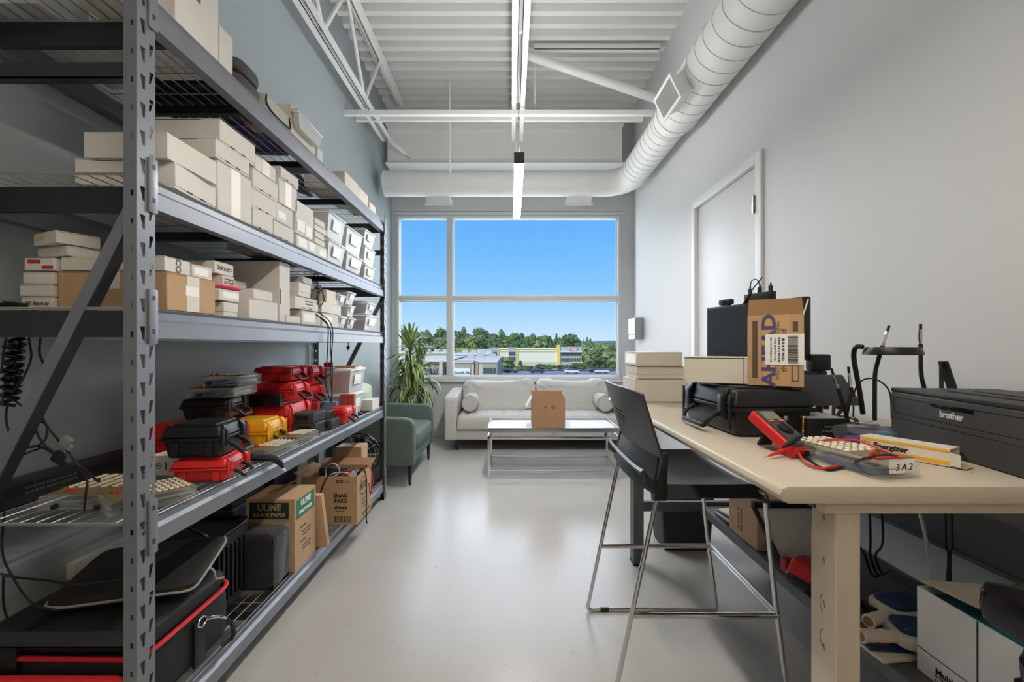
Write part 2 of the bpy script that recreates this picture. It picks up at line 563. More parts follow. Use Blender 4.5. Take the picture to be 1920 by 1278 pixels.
# ---- open web joists along the room
def joist(name, X, zb, zt, y0, y1, off, label):
    t = thing(name, label, 'joist', (X, 0, 0), 0, 'ceiling joists')
    for s in (-1, 1):
        def angle(z, up, a, b):
            sgn = 1 if up else -1
            MB().box(s * .014, s * .066, a, b, z, z + .006 * sgn).box(s * .014, s * .020, a, b, z, z + .05 * sgn).build('bottom_chord' if up else 'top_chord', steel_white, t)
        angle(zb, True, y0, y1)
        angle(zt, False, y0, YF - .35)
    n = 0
    step = .80
    yy = y0 + off
    pts = []
    while yy < y1 - .02:
        pts.append((yy, zb + .03 if n % 2 == 0 else zt - .03))
        n += 1
        yy += step / 1.6
    pts.append((YF - .5, zt - .03))
    for a, b in zip(pts, pts[1:]):
        MB().tube([(0, a[0], a[1]), (0, b[0], b[1])], .018, 8).build('web_rod', steel_white, t, smooth=True)
    return t
ZJ, ZJT = 3.70, ZC - .004
joist('bar_joist', -1.47, ZJ, ZJT, YB, 5.32, .1, 'white open web roof joist running beside the blue-grey wall')
joist('bar_joist', .075, ZJ, ZJT, YB, 5.32, .1, 'white roof joist above the pendant lamp in mid ceiling')
# brace from the joist end to the beam flange
b = MB().bar((-1.44, 5.30, ZJ + .005), (PX(768, 5.78), 5.80, ZJ + .0), .05, .008).build('joist_brace', steel_white)
tag(b, 'short flat white brace from wall-side joist end to the window beam', 'brace')
# roof beam in front of the window wall
YBM = 5.86
t = thing('roof_beam', 'wide white steel beam across the room above the window duct', 'beam', (0, YBM, 0))
bz0, bz1 = PZ(306, YBM - .12), PZ(240, YBM)
MB().box(PX(727, YBM), PX(1166, YBM), -.01, .01, bz0 + .012, bz1 - .012).build('web', steel_white, t)
MB().box(PX(727, YBM), PX(1166, YBM), -.13, .13, bz0, bz0 + .012).build('flange', steel_white, t)
MB().box(PX(727, YBM), PX(1166, YBM), -.13, .13, bz1 - .012, bz1).build('flange', steel_white, t)
# bridging bars
for (yy, xa, xb, yp, lab) in ((4.52, 645, 1224, 216, 'nearer'), (4.84, 668, 1205, 227, 'farther')):
    z = PZ(yp, yy)
    o = MB().box(PX(xa, yy), PX(xb, yy), -.022, .022, -.003, .003).box(PX(xa, yy), PX(xb, yy), -.022, -.016, .003, .045).build('bridging_bar', steel_white)
    o.location = (0, yy, z)
    tag(o, 'long white bridging angle across the ceiling, the %s of two' % lab, 'steel bar', 'ceiling bridging bars')
# angle under the deck and round diagonal strut to the right wall
ya = 4.74
o = MB().box(PX(1001, ya), PX(1237, ya), 0, .06, 0, .006).box(PX(1001, ya), PX(1237, ya), 0, .006, 0, .06).build('deck_angle', steel_white)
o.location = (0, ya, ZC - .068); tag(o, 'white steel angle under the deck right of the middle joist', 'steel bar')
o = MB().tube([(.135, ya, PZ(108, ya) + .037), (XR + .02, ya, PZ(185, ya) - .05)], .044, 16).build('diagonal_strut', steel_white, smooth=True)
tag(o, 'round white strut slanting from middle joist to right wall', 'strut')

# ---- pendant lamp
def pendant(label, X, Y0, Y1, Z, w, m, ztop, power_m):
    t = thing('pendant_lamp', label, 'lamp', (X, (Y0 + Y1) / 2, Z), 0, 'linear pendant lamps')
    L = (Y1 - Y0) / 2
    MB().box(-w / 2, w / 2, -L, L, .006, .075).build('housing', mat('lamp_housing', (70, 70, 72), .5), t, bevel=.002)
    MB().box(-w / 2 + .002, w / 2 - .002, -L + .003, L - .003, -.002, .006).build('diffuser', power_m, t)
    MB().box(-w / 2 + .004, w / 2 - .004, -L + .01, L - .01, .075, .077).build('added_uplight', added_uplight_m, t)  # glowing strip added on top to brighten the ceiling
    MB().box(-w / 2 - .001, w / 2 + .001, -L - .004, -L, -.002, .078).build('end_cap', mat('lamp_housing', (70, 70, 72), .5), t)
    MB().box(-w / 2 - .001, w / 2 + .001, L, L + .004, -.002, .078).build('end_cap', mat('lamp_housing', (70, 70, 72), .5), t)
    for s in (-1, 1):
        pts = [(0, s * (L - .02), .075)] + [(random.uniform(-.008, .008), s * (L - .02), .075 + (ztop - Z - .075) * k / 5) for k in range(1, 5)] + [(0, s * (L - .02), ztop - Z)]
        MB().tube(smooth_path(pts, 4), .0035, 6).build('cord', cable_white, t, smooth=True)
    return t
lw = .072
Yn = FPX * lw / 19.0
ZL = PZ(306, Yn)
pendant('linear pendant lamp glowing white over the aisle before the window', PX(973.5, Yn), Yn, FPX * (ZL - EYE) / (CY - 409), ZL, lw, None, ZJ, lamp_m)
pendant('unseen linear fill lamp added above the viewer', .06, .08, 1.41, ZL, lw, None, ZJ, fill_lamp_warm)  # unseen pendant added to light the near end of the room

pendant('unseen warm linear fill lamp added behind the viewer', .06, -1.95, -.62, ZL, lw, None, ZJ, fill_lamp_rear)  # unseen pendant added to warm the faces turned to the viewer

# ---- spiral duct: run along the right wall, elbow, run across the window
duct = thing('spiral_duct', 'white round ductwork turning from the right wall across the window', 'duct', (0, 0, 0))
DX, DZc, r1, r2, YE = 1.445, EYE + 2.02, .185, .158, 5.60
YRD = 3.88
MB().tube([(DX, YB + .3, DZc), (DX, YRD, DZc)], r1, 40).build('wide_duct_run', duct_paint, duct, smooth=True)
MB().lathe([(r1, 0), (r1 + .003, .02), (r2, .16)], (DX, YRD, DZc), 40, 'y', False).build('reducer', duct_paint, duct, smooth=True)
MB().tube([(DX, YRD + .15, DZc), (DX, YE - .33, DZc)], r2, 40).build('narrow_duct_run', duct_paint, duct, smooth=True)
RB = .30
pe = [(DX - RB + RB * math.cos(a), YE - RB + RB * math.sin(a), DZc) for a in [k * PI / 2 / 5 for k in range(6)]]
MB().tube([(DX, YE - .34, DZc)] + pe + [(DX - RB - .04, YE, DZc)], r2, 40).build('elbow', duct_paint, duct, smooth=True)
XE = PX(722, YE)
MB().tube([(DX - RB - .03, YE, DZc), (XE, YE, DZc)], r2, 40).lathe([(r2 + .006, 0), (r2 + .006, .015)], (XE, YE, DZc), 40, 'x').build('cross_duct_run', duct_paint, duct, smooth=True)
# seams: a raised rib where the spiral lock runs, tilted rings
seam_m = mat('duct_seam', (196, 195, 192), .6)
def ring(yc, r, tilt):
    return [(DX + r * math.cos(a), yc + tilt * math.sin(a), DZc + r * math.sin(a)) for a in [2 * PI * k / 40 for k in range(40)]]
yy = 2.13
while yy < YRD - .02:
    MB().tube(ring(yy, r1 + .0005, .045), .0032, 5, True).build('seam', seam_m, duct)
    yy += .135
yy = YRD + .24
while yy < YE - .36:
    MB().tube(ring(yy, r2 + .0005, .04), .0032, 5, True).build('seam', seam_m, duct)
    yy += .115
for y_, r_ in ((YRD, r1 + .003), (YRD + .16, r2 + .003)):
    MB().tube(ring(y_, r_, 0), .005, 6, True).build('joint_ring', duct_paint, duct)
def xring(xc, r):
    return [(xc, YE + r * math.cos(a), DZc + r * math.sin(a)) for a in [2 * PI * k / 40 for k in range(40)]]
for i in range(9):
    MB().tube(xring(XE + .25 + .29 * i, r2 + .0004), .002, 5, True).build('seam', duct_paint, duct)
# side register on the near run: box with louvres facing up the room
def register(c, R, w, h, d):
    rg = bpy.data.objects.new('register', None); COL.objects.link(rg); rg.parent = duct
    rg.location = c; rg.rotation_euler = R
    MB().box(-w / 2, w / 2, -h / 2, h / 2, -.16, d - .006).build('boot', duct_paint, rg)
    f = .022
    MB().box(-w / 2 - f, w / 2 + f, h / 2, h / 2 + f, d - .006, d + .006).box(-w / 2 - f, w / 2 + f, -h / 2 - f, -h / 2, d - .006, d + .006).box(-w / 2 - f, -w / 2, -h / 2, h / 2, d - .006, d + .006).box(w / 2, w / 2 + f, -h / 2, h / 2, d - .006, d + .006).build('grille_frame', duct_paint, rg)
    MB().box(-w / 2, w / 2, -h / 2, h / 2, d - .005, d - .004).build('grille_back', mat('grille_dark', (70, 70, 70), .8), rg)
    n = int(w / .02)
    sl = MB()
    for k in range(n):
        x = -w / 2 + (k + .5) * w / n
        sl.bar((x, -h / 2, d), (x, h / 2, d), .003, .012)
    sl.build('louvres', duct_paint, rg)
# local z = outwards (down and towards the room), local x along the duct
Rg = Matrix((Vector((0, 1, 0)), Vector((.45, 0, -.89)).normalized(), Vector((-.89, 0, -.45)).normalized())).transposed().to_euler()
register((DX - .02, 3.42, DZc - .02), Rg, .32, .15, .26)
Rg2 = Matrix((Vector((1, 0, 0)), Vector((0, -.8, -.6)).normalized(), Vector((0, .6, -.8)).normalized())).transposed().to_euler()
for xp in (820, 1088):
    register((PX(xp, YE), YE + .03, DZc - .06), Rg2, .30, .12, .17)
o = MB().tube([(PX(843.5, YE - .2), YE - .2, DZc + .05), (PX(843.5, YE - .2), YE - .2, ZC)], .012, 8).build('hanger_rod', steel_white, smooth=True)
tag(o, 'thin white hanger rod dropping to the cross duct', 'rod')
# small sprinkler head below the deck
t = thing('sprinkler_head', 'small sprinkler head hanging right of the middle joist', 'sprinkler', (PX(1003, 4.9), 4.9, 0))
MB().tube([(0, 0, PZ(212, 4.9)), (0, 0, PZ(196, 4.9))], .012, 8).build('body', chrome, t)
MB().lathe([(.004, 0), (.03, .004), (.03, .008), (.004, .01)], (0, 0, PZ(218, 4.9)), 12).build('deflector', chrome, t)
MB().tube([(0, 0, PZ(195, 4.9)), (0, 0, ZC)], .008, 6).build('pipe', steel_white, t)
# paper towel dispenser
t = thing('towel_dispenser', 'white wall dispenser on the right wall beside the window corner', 'dispenser', (XR, 5.75, PZ(636, 5.75)))
MB().box(-.10, -.002, -.15, .15, 0, .27).build('body', mat('dispenser_grey', (150, 152, 156), .4), t, bevel=.012)
MB().box(-.115, -.101, -.145, .145, .06, .268).build('cover', white_plastic, t, bevel=.006)
MB().box(-.112, -.101, -.145, .145, .004, .055).build('tear_panel', white_plastic, t, bevel=.004)
for k in range(3):
    MB().super(-.09 + k * .02, -.06 + k * .02, -.06 + k * .05, -.02 + k * .05, .27, .285, .8, .8, 6, 10).build('key_knob', white_plastic, t)

# ================================================================ storage rack on the left wall
RF, RR = -1.05, -1.655              # aisle face, wall face
RY0, RY1 = 1.258, 3.77              # near and far end
LV = [.165, .777, 1.388, 1.770, 2.305]     # deck heights
RTOP = 2.33
rack = thing('storage_rack', 'tall grey boltless steel rack with five wire shelves against the blue-grey wall', 'shelving', (0, 0, 0))

def perf(mb, o, u, v, w, p, n, hole, phase=0.0):
    """strip of cells w by p along v, each with a four-cornered hole"""
    o = Vector(o); u = Vector(u); v = Vector(v)
    if phase:
        mb.add([o, o + u * w, o + u * w + v * phase, o + v * phase], [(0, 1, 2, 3)])
        o = o + v * phase
    for k in range(n):
        q = o + v * (p * k)
        c = [q, q + u * w, q + u * w + v * p, q + v * p]
        h = [q + u * a + v * b for a, b in hole]
        mb.add(c + h, [(0, 1, 5, 4), (1, 2, 6, 5), (2, 3, 7, 6), (3, 0, 4, 7)])
def upright(x, y, sx, sy):
    """L post; corner at (x,y); flange across goes sx in X, flange along goes sy in Y"""
    p = .0795
    n = int(RTOP / p)
    f1 = .037; f2 = .062
    m = MB()
    # narrow flange, small rectangular holes
    perf(m, (x, y, 0), (sx, 0, 0), (0, 0, 1), f1, p, n, [(.010, .031), (.018, .031), (.018, .047), (.010, .047)])
    # wide flange: two columns of tapering slots
    half = f2 / 2
    perf(m, (x, y, 0), (0, sy, 0), (0, 0, 1), half, p, n, [(.018, .022), (.025, .022), (.026, .062), (.008, .062)], 0.0)
    perf(m, (x, y + sy * half, 0), (0, sy, 0), (0, 0, 1), half, p, n - 1, [(.008, .022), (.014, .022), (.026, .058), (.010, .058)], .028)
    o = m.build('upright', rack_grey, rack, merge=True, solid=.0018)
    MB().box(min(x, x + sx * .045), max(x, x + sx * .045), min(y, y + sy * .066), max(y, y + sy * .066), 0, .006).build('foot_plate', rack_dark, o)
    return o
for (ya_, yb_) in ((RY0 + .004, RY0 + .060), (RY1 - .060, RY1 - .004)):
    MB().box(RF - .034, RF - .031, ya_, yb_, 0.006, RTOP - .02).build('inner_channel', rack_dark, rack)
upright(RF, RY0, -1, 1); upright(RF, RY1, -1, -1)
upright(RR, RY0, 1, 1); upright(RR, RY1, 1, -1)

BH = .088
def beam(z, front):
    """stepped beam with a connector plate at each end"""
    x = RF - .004 if front else RR + .004
    s = -1 if front else 1            # towards the shelf
    pr = [(x, z - BH), (x + s * .004, z - BH), (x + s * .004, z - .060), (x, z - .052), (x, z - .030), (x + s * .012, z - .022), (x + s * .012, z - .008), (x + s * .004, z), (x + s * .034, z), (x + s * .034, z - .028), (x + s * .040, z - .032), (x + s * .040, z - BH), (x + s * .004, z - BH - .004), (x - s * .001, z - BH - .004)]
    pr = [(x - s * .002, z - BH), (x - s * .002, z - .040), (x + s * .010, z - .030), (x + s * .010, z - .010), (x + s * .002, z - .002), (x + s * .004, z), (x + s * .012, z), (x + s * .016, z - .024), (x + s * .036, z - .026), (x + s * .036, z - BH)]
    MB().prism(pr, 'y', RY0 + .03, RY1 - .03).build('shelf_beam', rack_grey, rack)
    for (ya, yb) in ((RY0 + .033, RY0 + .066), (RY1 - .066, RY1 - .033)):
        xo = x + (.012 if front else -.012)
        c = MB().box(min(xo, xo + s * .006), max(xo, xo + s * .009), ya, yb, z - .105, z + .055).build('beam_connector', rack_grey, rack, bevel=.004)
        for zz in (z - .075, z + .022):
            MB().box(min(xo - s * .0006, xo), max(xo - s * .0006, xo) , (ya + yb) / 2 - .005, (ya + yb) / 2 + .005, zz, zz + .014).build('rivet', rack_dark, c)
for z in LV:
    beam(z, True); beam(z, False)
# cross supports, wire decks
def deck(z, ya, yb):
    m = MB()
    xa, xb = RR + .03, RF - .028
    n = 12
    r = .0022
    for k in range(n + 1):
        x = xa + (xb - xa) * k / n
        m.tube([(x, ya, z - r), (x, yb, z - r)], r, 5)
    c = int((yb - ya) / .125)
    for k in range(c + 1):
        y = ya + (yb - ya) * k / c
        m.tube([(xa, y, z - 3 * r), (xb, y, z - 3 * r)], r, 5)
    m.tube([(xa, ya, z - r), (xb, ya, z - r)], r * 1.3, 5)
    return m.build('wire_deck', wire_steel, rack)
YM = (RY0 + RY1) / 2
for i, z in enumerate(LV):
    deck(z, RY0 + .012, YM - .015)
    deck(z, YM + .015, RY1 - .012)
    for yy in (YM, RY0 + .65, RY1 - .65):
        w = .09 if yy == YM else .03
        MB().box(RR + .02, RF - .04, yy - w / 2, yy + w / 2, z - .045, z - .012).build('cross_support', rack_dark, rack)
    if i >= 2:
        yr = RY0 + (.012, .10, .15)[i - 2]
        MB().box(RR + .02, RF - .04, yr, yr + .018, z - .085, z - .010).build('end_rail', rack_dark, rack)
    MB().box(RR + .02, RF - .04, RY1 - .03, RY1 - .012, z - .085, z - .010).build('end_rail', rack_dark, rack)
# end frames: horizontal ties and diagonals
for (yy, s) in ((RY0 + .004, 1), (RY1 - .004, -1)):
    for z in (2.055, .45):
        MB().box(RR + .01, RF - .02, min(yy, yy + s * .004), max(yy, yy + s * .004), z - .022, z + .022).box(RR + .01, RF - .02, min(yy, yy + s * .03), max(yy, yy + s * .03), z - .022, z - .018).build('end_tie', rack_dark, rack)
    for (za, zb) in ((1.665, .58),):
        a = Vector((RF - .03, yy + s * .008, za)); b_ = Vector((RR + .02, yy + s * .008, zb))
        MB().bar(a, b_, .006, .034, (0, 0, 1)).build('diagonal_brace', rack_grey, rack)
        d = (b_ - a).normalized(); nrm = Vector((d.z, 0, -d.x))
        if nrm.z < 0: nrm = -nrm
        off = -nrm * .017 + Vector((0, s * .018, 0))
        MB().bar(a + off, b_ + off, .034, .005, nrm).build('diagonal_brace_flange', rack_dark, rack)

# ================================================================ builders for goods
def carton(name, label, cat, b, m=None, style='mailer', group=None, rz=0.0, open_top=False, inner=None, tape=False, sticker=None):
    """b = (x0,x1,y0,y1,z0,z1). The thing is an Empty at its base; parts are body, lid, tape, stickers"""
    m = m or card_white
    x0, x1, y0, y1, z0, z1 = b
    z0 += .002
    t = thing(name, label, cat, ((x0 + x1) / 2, (y0 + y1) / 2, z0), rz, group)
    a, c, h = (x1 - x0) / 2, (y1 - y0) / 2, z1 - z0
    if open_top:
        w = .004
        body = MB().box(-a, a, -c, -c + w, 0, h).box(-a, a, c - w, c, 0, h).box(-a, -a + w, -c + w, c - w, 0, h).box(a - w, a, -c + w, c - w, 0, h).box(-a + w, a - w, -c + w, c - w, 0, w)
        body.build('body', m, t)
    elif style == 'mailer':
        MB().box(-a + .001, a - .002, -c + .001, c - .001, 0, h - .003).build('body', m, t, bevel=.0015, seg=1)
        MB().box(-a, a, -c, c, h - .0025, h).box(a - .0018, a, -c + .001, c - .001, h * .12, h - .0025).build('lid', m, t, bevel=.0008, seg=1)
        for q in (-.45, .15):
            MB().box(a - .001, a + .0006, c * q, c * q + c * .25, h * .10, h * .10 + .0035).build('tuck_slot', seam, t)
        MB().box(-a * .6, a * .6, -c - .0005, -c + .001, h - .0045, h - .003).build('lid_seam', seam, t)
    elif style == 'rsc':
        MB().box(-a, a, -c, c, 0, h - .003).build('body', m, t, bevel=.002, seg=1)
        MB().box(-a, -.001, -c, c, h - .003, h).box(.001, a, -c, c, h - .003, h).build('top_flaps', m, t, bevel=.001, seg=1)
    elif style == 'sleeve':
        MB().box(-a + .002, a - .002, -c + .002, c - .002, 0, h * .8).build('body', m, t, bevel=.002, seg=1)
        MB().box(-a, a, -c, c, h * .32, h).build('lid', m, t, bevel=.002, seg=1)
    if tape:
        MB().box(-.024, .024, -c - .0006, c + .0006, h - .001, h + .0006).box(-.024, .024, -c - .0008, -c, h * .55, h).build('tape', tape_clear, t)
        MB().box(a, a + .0009, -.03, .03, h * .02, h).build('tape', tape_clear, t)
    if sticker:
        for s_ in sticker:
            side, u0, u1, v0, v1 = s_[:5]
            sm = s_[5] if len(s_) > 5 else paper
            if side == '+x':
                q = MB().box(a + .0004, a + .0012, -c + u0 * 2 * c, -c + u1 * 2 * c, h * v0, h * v1)
            elif side == '-y':
                q = MB().box(-a + u0 * 2 * a, -a + u1 * 2 * a, -c - .0012, -c - .0004, h * v0, h * v1)
            elif side == '-x':
                q = MB().box(-a - .0012, -a - .0004, -c + u0 * 2 * c, -c + u1 * 2 * c, h * v0, h * v1)
            else:
                q = MB().box(-a + u0 * 2 * a, -a + u1 * 2 * a, -c + v0 * 2 * c, -c + v1 * 2 * c, h + .0004, h + .0012)
            q.build('sticker', sm, t)
    t['dims'] = (a, c, h)
    return t
def aisle(name, label, cat, x1, x2, yt, z0, Xa=-1.075, depth=.28, z1=None, yb=None, **kw):
    """box with its aisle face between image columns x1 and x2, top edge at row yt on the near corner"""
    ya, ybk = YX(x1, Xa), YX(x2, Xa)
    zt = z1 if z1 is not None else PZ(yt, ya)
    zb = z0 if yb is None else PZ(yb, ya)
    return carton(name, label, cat, (Xa - depth, Xa, ya + .001, ybk - .001, zb, zt - .0006), **kw)

def clear_bin(label, b, content=None, lidm=None, group='clear lidded bins', rz=0, lab=True, fill=.7):
    x0, x1, y0, y1, z0, z1 = b
    z0 += .002
    t = thing('storage_bin', label, 'bin', ((x0 + x1) / 2, (y0 + y1) / 2, z0), rz, group)
    a, c, h = (x1 - x0) / 2, (y1 - y0) / 2, z1 - z0 - .001
    k = .85
    w = .003
    hb = h - .014
    def shell(a_, c_, k_, z_a, z_b):
        p = []
        for (kk, zz) in ((k_, z_a), (1, z_b)):
            p += [(-a_ * kk, -c_ * kk, zz), (a_ * kk, -c_ * kk, zz), (a_ * kk, c_ * kk, zz), (-a_ * kk, c_ * kk, zz)]
        return p
    vs_ = shell(a - .006, c - .006, k, 0, hb) + shell(a - .009, c - .009, k, w, hb)
    fs_ = [(0, 3, 2, 1), (0, 1, 5, 4), (1, 2, 6, 5), (2, 3, 7, 6), (3, 0, 4, 7), (8, 9, 10, 11), (8, 12, 13, 9), (9, 13, 14, 10), (10, 14, 15, 11), (11, 15, 12, 8), (4, 5, 13, 12), (5, 6, 14, 13), (6, 7, 15, 14), (7, 4, 12, 15)]
    MB().add(vs_, fs_).build('tub', clear_bin_m, t)
    MB().box(-a, a, -c, c, hb - .008, hb).build('rim', lidm or white_plastic, t, bevel=.003, seg=1)
    MB().box(-a + .002, a - .002, -c + .002, c - .002, hb, hb + .007).box(-a + .02, a - .02, -c + .02, c - .02, hb + .007, h).build('lid', lidm or clear_bin_m, t, bevel=.003, seg=1)
    if content:
        MB().super(-a * .78, a * .78, -c * .78, c * .78, .006, hb * fill, .5, .35, 10, 18, nz=.012, nf=30, seed=random.random() * 9).build('contents', content, t, smooth=True)
    if lab:
        MB().hexa([(a * .925, -c * .5, h * .32), (a * .93, -c * .5, h * .32), (a * .93, c * .4, h * .32), (a * .925, c * .4, h * .32), (a * .985, -c * .5, h * .72), (a * .99, -c * .5, h * .72), (a * .99, c * .4, h * .72), (a * .985, c * .4, h * .72)]).build('label_card', paper, t)
    return t

def rugged(label, b, m, name='rugged_case', rz=0.0, hm=None, group='rugged cases', handle=True, hdrop=None, feet=True):
    """hard shell case, handle on local +x; b in room axes before turning"""
    x0, x1, y0, y1, z0, z1 = b
    z0 += .002
    t = thing(name, label, 'case', ((x0 + x1) / 2, (y0 + y1) / 2, z0), rz, group)
    a, c, h = (x1 - x0) / 2, (y1 - y0) / 2, z1 - z0 - .001
    hm = hm or black_rubber
    hp = h * .60
    i = min(.018, a * .14)
    bs = MB().frustum((-a + i * 1.4, a - i * 1.4, -c + i * 1.2, c - i * 1.2), (-a + i * .6, a - i * .6, -c + i * .6, c - i * .6), 0, hp)
    bs.build('base_shell', m, t, bevel=min(.014, h * .16), seg=3)
    MB().box(-a + i * .25, a - i * .25, -c + i * .25, c - i * .25, hp - h * .09, hp).build('base_rim', m, t, bevel=h * .03, seg=2)
    MB().frustum((-a + i * .2, a - i * .2, -c + i * .2, c - i * .2), (-a + i, a - i, -c + i, c - i), hp + .001, h - h * .05).build('lid_shell', m, t, bevel=min(.012, h * .12), seg=3)
    MB().box(-a * .68, a * .68, -c * .72, c * .72, h * .9, h).build('lid_panel', m, t, bevel=h * .03, seg=2)
    for s in (-1, 1):
        MB().prism([(a - i * 2.6, h * .965), (a - i * .7, h * .96), (a + i * .15, h * .80), (a + i * .15, hp * .55), (a - i * .6, hp * .5), (a - i * 1.2, h * .7)], 'y', s * c * .62 - c * .11, s * c * .62 + c * .11).build('latch', m, t, bevel=.002, seg=1)
        MB().box(a - i * .4, a + i * .05, s * c * .86 - .006, s * c * .86 + .006, h * .12, h * .86).build('rib', m, t, bevel=.002, seg=1)
        MB().box(-a * .55 * s - .012, -a * .55 * s + .012, -c + i * .5, -c + i * .95, h * .06, hp * .82).build('rib', m, t, bevel=.002, seg=1)
    if handle:
        hw = c * .46
        if hdrop is None: hdrop = h * .34
        hdrop = max(hdrop, h * .34)
        r = min(.0085, h * .075)
        z1_ = hp * .78
        d = min(.042, h * .38)
        pts = [(a - i, -hw, z1_), (a + d * .55, -hw, z1_ - hdrop * .5), (a + d * .92, -hw * .85, z1_ - hdrop), (a + d, -hw * .6, z1_ - hdrop), (a + d, hw * .6, z1_ - hdrop), (a + d * .92, hw * .85, z1_ - hdrop), (a + d * .55, hw, z1_ - hdrop * .5), (a - i, hw, z1_)]
        hd = MB().tube(smooth_path(pts, 3), r, 8).build('handle', hm, t, smooth=True)
    for s in (-1, 1):
        MB().tube([(-a - .001, s * c * .5 - c * .2, hp), (-a - .001, s * c * .5 + c * .2, hp)], min(.008, h * .07), 8).build('hinge', m, t)
    t['dims'] = (a, c, h)
    return t

def keypad(label, b, rz=0.0, knobs=True, jack=True, group='clear keypad trainers', dark=False, mark=None):
    """clear plastic trainer box with a board of round keys"""
    x0, x1, y0, y1, z0, z1 = b
    z0 += .002
    t = thing('keypad_box', label, 'electronics', ((x0 + x1) / 2, (y0 + y1) / 2, z0), rz, group)
    a, c, h = (x1 - x0) / 2, (y1 - y0) / 2, z1 - z0 - .006
    MB().box(-a, a, -c, c, 0, h * .55).build('clear_base', clear_case_m, t, bevel=.005, seg=2)
    MB().box(-a, a, -c, c, h * .56, h).build('clear_cover', clear_case_m, t, bevel=.005, seg=2)
    MB().box(-a * .9, a * .9, -c * .92, c * .92, h, h + .0015).build('face_plate', board_m if not dark else mat('dark_board', (86, 82, 72), .6), t)
    MB().box(-a * .8, a * .1, -c * .8, c * .2, h * .08, h * .42).build('battery', mat('battery_blue', (62, 84, 140), .5), t, bevel=.003)
    MB().box(a * .2, a * .8, -c * .7, c * .7, h * .1, h * .16).build('circuit_board', mat('pcb_grey', (110, 106, 96), .6), t)
    ks = MB()
    lx, ly = (a, c) if a > c else (c, a)
    nu, nv = 9, 5
    for u in range(nu):
        for v in range(nv):
            p = (-lx * .30 + lx * 1.12 * u / (nu - 1), -ly * .75 + ly * 1.5 * v / (nv - 1))
            if a <= c: p = (p[1], p[0])
            s1 = lx * .055; s2 = ly * .11
            if a <= c: s1, s2 = s2, s1
            ks.lathe([(1, 0), (1, .003), (.8, .0042)], (0, 0, 0), 8)
            n0 = len(ks.v) - 24
            for q in range(n0, len(ks.v)):
                X_, Y_, Z_ = ks.v[q]
                ks.v[q] = (p[0] + X_ * s1, p[1] + Y_ * s2, h + .0016 + Z_)
    ks.build('key_caps', key_m, t)
    if knobs:
        kx, ky = (-a * .62, -c * .3) if a > c else (-a * .3, -c * .62)
        MB().lathe([(.007, 0), (.007, .006), (.005, .009)], (kx, ky, h + .0015), 10).build('red_button', red_plastic, t)
        MB().lathe([(.004, 0), (.004, .01), (.006, .011), (.006, .018)], (kx * 1.3, ky * 1.2, h + .0015), 10).build('brass_knob', gold, t)
    if jack:
        MB().lathe([(.008, -.012), (.008, .003), (.005, .0035)], (-a * .4, -c, h * .32), 12, 'y').build('jack_socket', black_plastic, t)
    else:
        MB().lathe([(.008, -.003), (.008, .012), (.005, .0125)], (-a, c * .45, h * .36), 12, 'x').build('jack_socket', black_plastic, t)
    t['dims'] = (a, c, h)
    return t

# ================================================================ second shelf from the top (white boxes)
B = LV[3]
G2 = 'white cartons on the second shelf from the top'
carton('mailer_box', 'lower of two white mailers beside the near upright, second shelf from top', 'box', (-1.35, -1.062, 1.385, 1.62, B, 1.853), group=G2, rz=math.radians(6))
carton('mailer_box', 'upper white mailer with opened front beside the near upright, second shelf from top', 'box', (-1.31, -1.055, 1.375, 1.605, 1.853, 1.934), group=G2, open_top=True)
for k in range(3):
    o = MB().lathe([(.008, 0), (.008, .04), (.005, .045), (.005, .06)], (0, 0, 0), 10).build('small_vial', white_plastic)
    o.location = (-1.10 - .012 * k, 1.46 + .035 * k, 1.8601)
    o.rotation_euler = (0, 0, 0)
    o.scale = (1, 1, 1.25)
    tag(o, ('nearest', 'middle', 'farthest')[k] + ' little white capped vial standing inside the opened mailer', 'vial', 'vials in the opened mailer')
aisle('mailer_box', 'deep white box with clear tape under two mailers, near end of second shelf', 'box', 408, 472, 298, B, Xa=-1.07, depth=.34, style='rsc', group=G2, tape=True)
aisle('mailer_box', 'white mailer in the middle of the tall near stack, second shelf from top', 'box', 404, 468, 257, 1.959, Xa=-1.066, depth=.33, group=G2)
carton('mailer_box', 'wide white mailer crowning the tall near stack, second shelf from top', 'box', (-1.42, -1.076, 1.655, 1.885, 2.03, 2.118), group=G2)
aisle('mailer_box', 'bottom white mailer of the four-high stack, second shelf from top', 'box', 474, 512, 388, B, group=G2)
aisle('mailer_box', 'second mailer up in the four-high stack, second shelf from top', 'box', 471, 518, 350, 1.851, group=G2)
aisle('mailer_box', 'third mailer up in the four-high stack, second shelf from top', 'box', 473, 522, 313, 1.936, group=G2)
aisle('mailer_box', 'glossy tape-wrapped carton on top of the four-high stack, second shelf', 'box', 478, 517, 287, 2.02, style='rsc', group=G2, tape=True)
aisle('mailer_box', 'low white mailer under the blister pack, second shelf from top', 'box', 513, 551, 430, B, group=G2, z1=1.85)
aisle('blister_pack', 'white glossy blister pack upright between mailers, second shelf from top', 'box', 518, 549, 382, 1.851, style='rsc', group=G2, depth=.16, z1=1.94, sticker=[('+x', .1, .55, .2, .6)])
aisle('mailer_box', 'white box with shiny tape edge above the blister pack, second shelf', 'box', 523, 557, 330, 1.942, group=G2, z1=2.06, style='rsc', tape=True)
aisle('mailer_box', 'topmost white mailer above the blister pack, second shelf from top', 'box', 526, 560, 307, 2.062, group=G2, z1=2.119)
carton('mailer_box', 'long low white carton behind the notched box, second shelf from top', 'box', (-1.46, -1.20, 2.30, 2.62, B, 2.045), group=G2, style='rsc')
